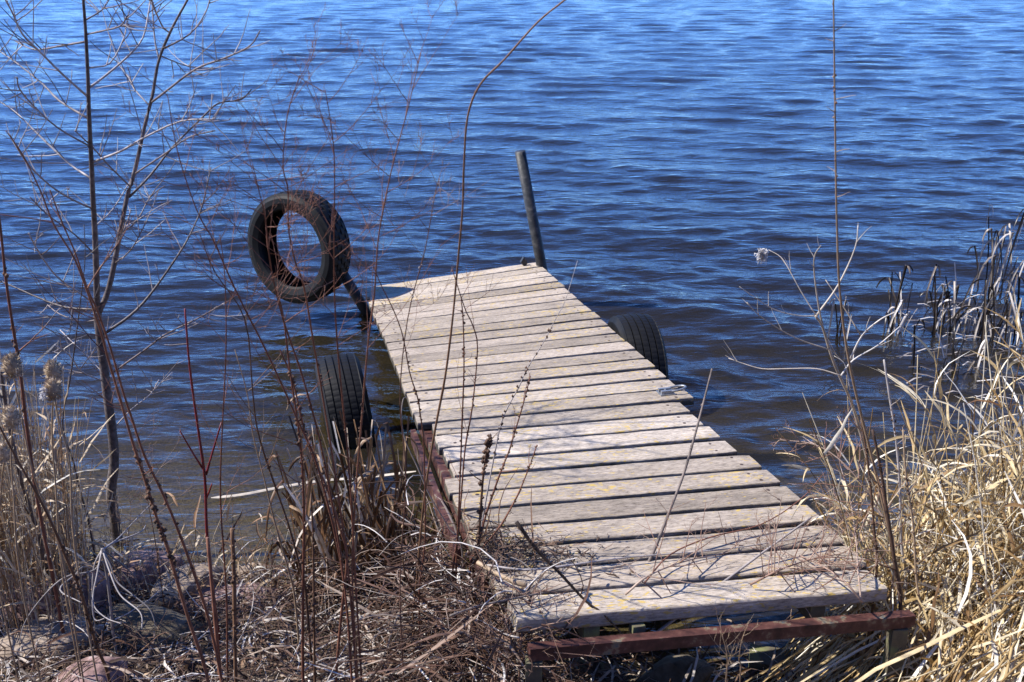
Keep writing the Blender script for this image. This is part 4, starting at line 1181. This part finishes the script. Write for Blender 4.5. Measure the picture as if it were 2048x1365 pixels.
# ---- rocks
def rock(label, px, z, size, mat, seed, rotz=0, name='rock'):
    c = G(px[0], px[1], z)
    c.z = gz(c.x, c.y) + size[2] * .25
    me = bpy.data.meshes.new(name)
    v = []; f = []; nu, nv = 26, 16
    for j in range(nv + 1):
        ph = math.pi * j / nv
        for i in range(nu):
            th = 2 * math.pi * i / nu
            n = Vector((math.sin(ph) * math.cos(th), math.sin(ph) * math.sin(th), math.cos(ph)))
            q = n * (1 + .30 * mnoise.noise(n * 1.3 + Vector((seed, 0, 0))) + .12 * mnoise.noise(n * 3.5 + Vector((0, seed, 0))) + .04 * mnoise.noise(n * 9 + Vector((0, 0, seed))))
            # facet the stone by clipping it with a few planes
            for k in range(6):
                rr = random.Random(seed * 10 + k); pn = Vector((rr.uniform(-1, 1), rr.uniform(-1, 1), rr.uniform(-.3, 1))).normalized()
                dd = q.dot(pn) - rr.uniform(.62, .85)
                if dd > 0: q = q - pn * dd * .9
            v.append((q.x * size[0], q.y * size[1], q.z * size[2]))
    for j in range(nv):
        for i in range(nu):
            i2 = (i + 1) % nu; f.append((j * nu + i, (j + 1) * nu + i, (j + 1) * nu + i2, j * nu + i2))
    me.from_pydata(v, [], f); me.materials.append(mat); me.polygons.foreach_set('use_smooth', [True] * len(f)); me.update()
    o = bpy.data.objects.new(name, me); COL.objects.link(o); o.location = c; o.rotation_euler = (0, 0, rotz)
    return tag(o, label, 'rock')
rock('pink granite rock under the left arm of the grey arching plant', (92, 1222), .15, (.21, .15, .14), M['pink_rock'], 1, .3)
rock('small pink rock under the drooping arms of the grey arching plant', (262, 1165), .08, (.13, .10, .11), M['pink_rock'], 2, 1.0)
rock('pink rock at the water edge behind the smaller pink rock', (290, 1138), .05, (.18, .11, .10), M['pink_rock'], 3, .1)
rock('split tan rock with a rough broken face at the water edge', (372, 1185), .08, (.15, .11, .12), M['tan_rock'], 4, .6)
rock('broad flat grey-green slab in front of the pink rocks', (285, 1250), .17, (.20, .14, .06), M['grey_rock'], 5, -.3)
rock('flat brown slab at the water edge beside the cattail clump', (455, 1200), .08, (.21, .09, .06), M['pink_rock'], 6, .1)
rock('low pink stone half buried in litter at the bottom of the bank', (190, 1345), .26, (.13, .10, .06), M['pink_rock'], 7, .2)
rock('grey flat stone in front of the left pink granite rock', (80, 1285), .2, (.17, .11, .06), M['tan_rock'], 8, .5)
rock('pinkish stone beneath the pale grass on the left bank', (30, 1190), .12, (.12, .09, .08), M['pink_rock'], 9, .5)
rock('submerged brown stone just off the bank', (510, 1150), .0, (.10, .07, .05), M['tan_rock'], 10, .5)
rock('dark stone in the shadow beneath the near end of the dock', (1350, 1340), .1, (.16, .10, .07), M['grey_rock'], 11, .2)

# ---- green mossy timber lying under the shore end
mb = MB(); a, b = G(1500, 1300, .10), G(1720, 1330, .10); ax = (b - a) * .5
mb.box((a + b) / 2, ax, Vector((-ax.y, ax.x, 0)).normalized() * .05, Vector((0, 0, .035)))
o = mb.build('mossy_timber', M['old_wood'], None, smooth=False, origin=(a + b) / 2)
o.location.z = gz(o.location.x, o.location.y) + .03
tag(o, 'mossy green timber lying in the shade under the front rail', 'timber')

# ---- dark matted leaves blown on to the left end of the near boards
mb = MB()
for k in range(700):
    sx = abs(random.gauss(0, .15)); ss = .40 + random.gauss(0, .085) - .12 * sx
    p = dock_pt(max(.02, ss), -.60 + sx, rnd(.001, .06) * max(.08, 1 - sx * 2.6))
    a = rnd(0, 6.28); L = rnd(.012, .06); d = Vector((math.cos(a), math.sin(a), rnd(-.15, .35)))
    q = [p, p + d * L * .35 + Vector((0, 0, rnd(0, .010))), p + d * L * .7 + Vector((0, 0, rnd(-.004, .008))), p + d * L]
    w = rnd(.0015, .006); mb.blade(q, [w * .4, w, w * .8, w * .2], None, rnd(-.5, .7))
tag(mb.build('matted_leaves', M['matted'], None), 'dark matted dead leaves heaped on the left end of the near boards', 'leaf litter', kind='stuff')

# ---- brown tangle of old stems over the bank, thickest along the left edge of the dock
mb = MB()
def tangle(x, y, zmax, L):
    g = gz(x, y); p = Vector((x, y, g + rnd(.0, zmax))); a = rnd(0, 6.28)
    d = Vector((math.cos(a), math.sin(a) * .7, rnd(-.3, .9))).normalized(); q = [p]; curl = Vector((rnd(-1, 1), rnd(-1, 1), rnd(-1, .3))) * .22
    for i in range(6):
        d = (d + curl + Vector((rnd(-.18, .18), rnd(-.18, .18), rnd(-.22, .1)))).normalized(); nx = q[-1] + d * L / 6
        nx.z = max(nx.z, gz(nx.x, nx.y) + .004); q.append(nx)
    if random.random() < .7: mb.tube(q, taper(7, rnd(.0012, .0030), .0009), 4, cap=False)
    else:
        w = rnd(.004, .010); mb.blade(q, [w * .5, w, w, w, w * .8, w * .6, w * .2], None, .3)
for k in range(1900):
    t = random.random(); e = dock_pt(rnd(-.08, .95), -.60, 0)
    tangle(e.x - random.gauss(.03, .11), e.y + rnd(-.1, .1), .66 * random.random(), rnd(.08, .36))
for k in range(2600):
    x, y = in_view_xy()
    if x > .05 and y > 2.3: continue
    tangle(x, y, .20 * random.random() ** 2, rnd(.08, .30))
for k in range(500):
    tangle(cat_c.x + random.gauss(0, .22), cat_c.y + random.gauss(-.1, .14), .22 * random.random(), rnd(.1, .32))
tag(mb.build('stem_tangle', M['tangle'], None), 'brown tangle of broken stems along the left dock edge and the bank', 'dead stems', kind='stuff')
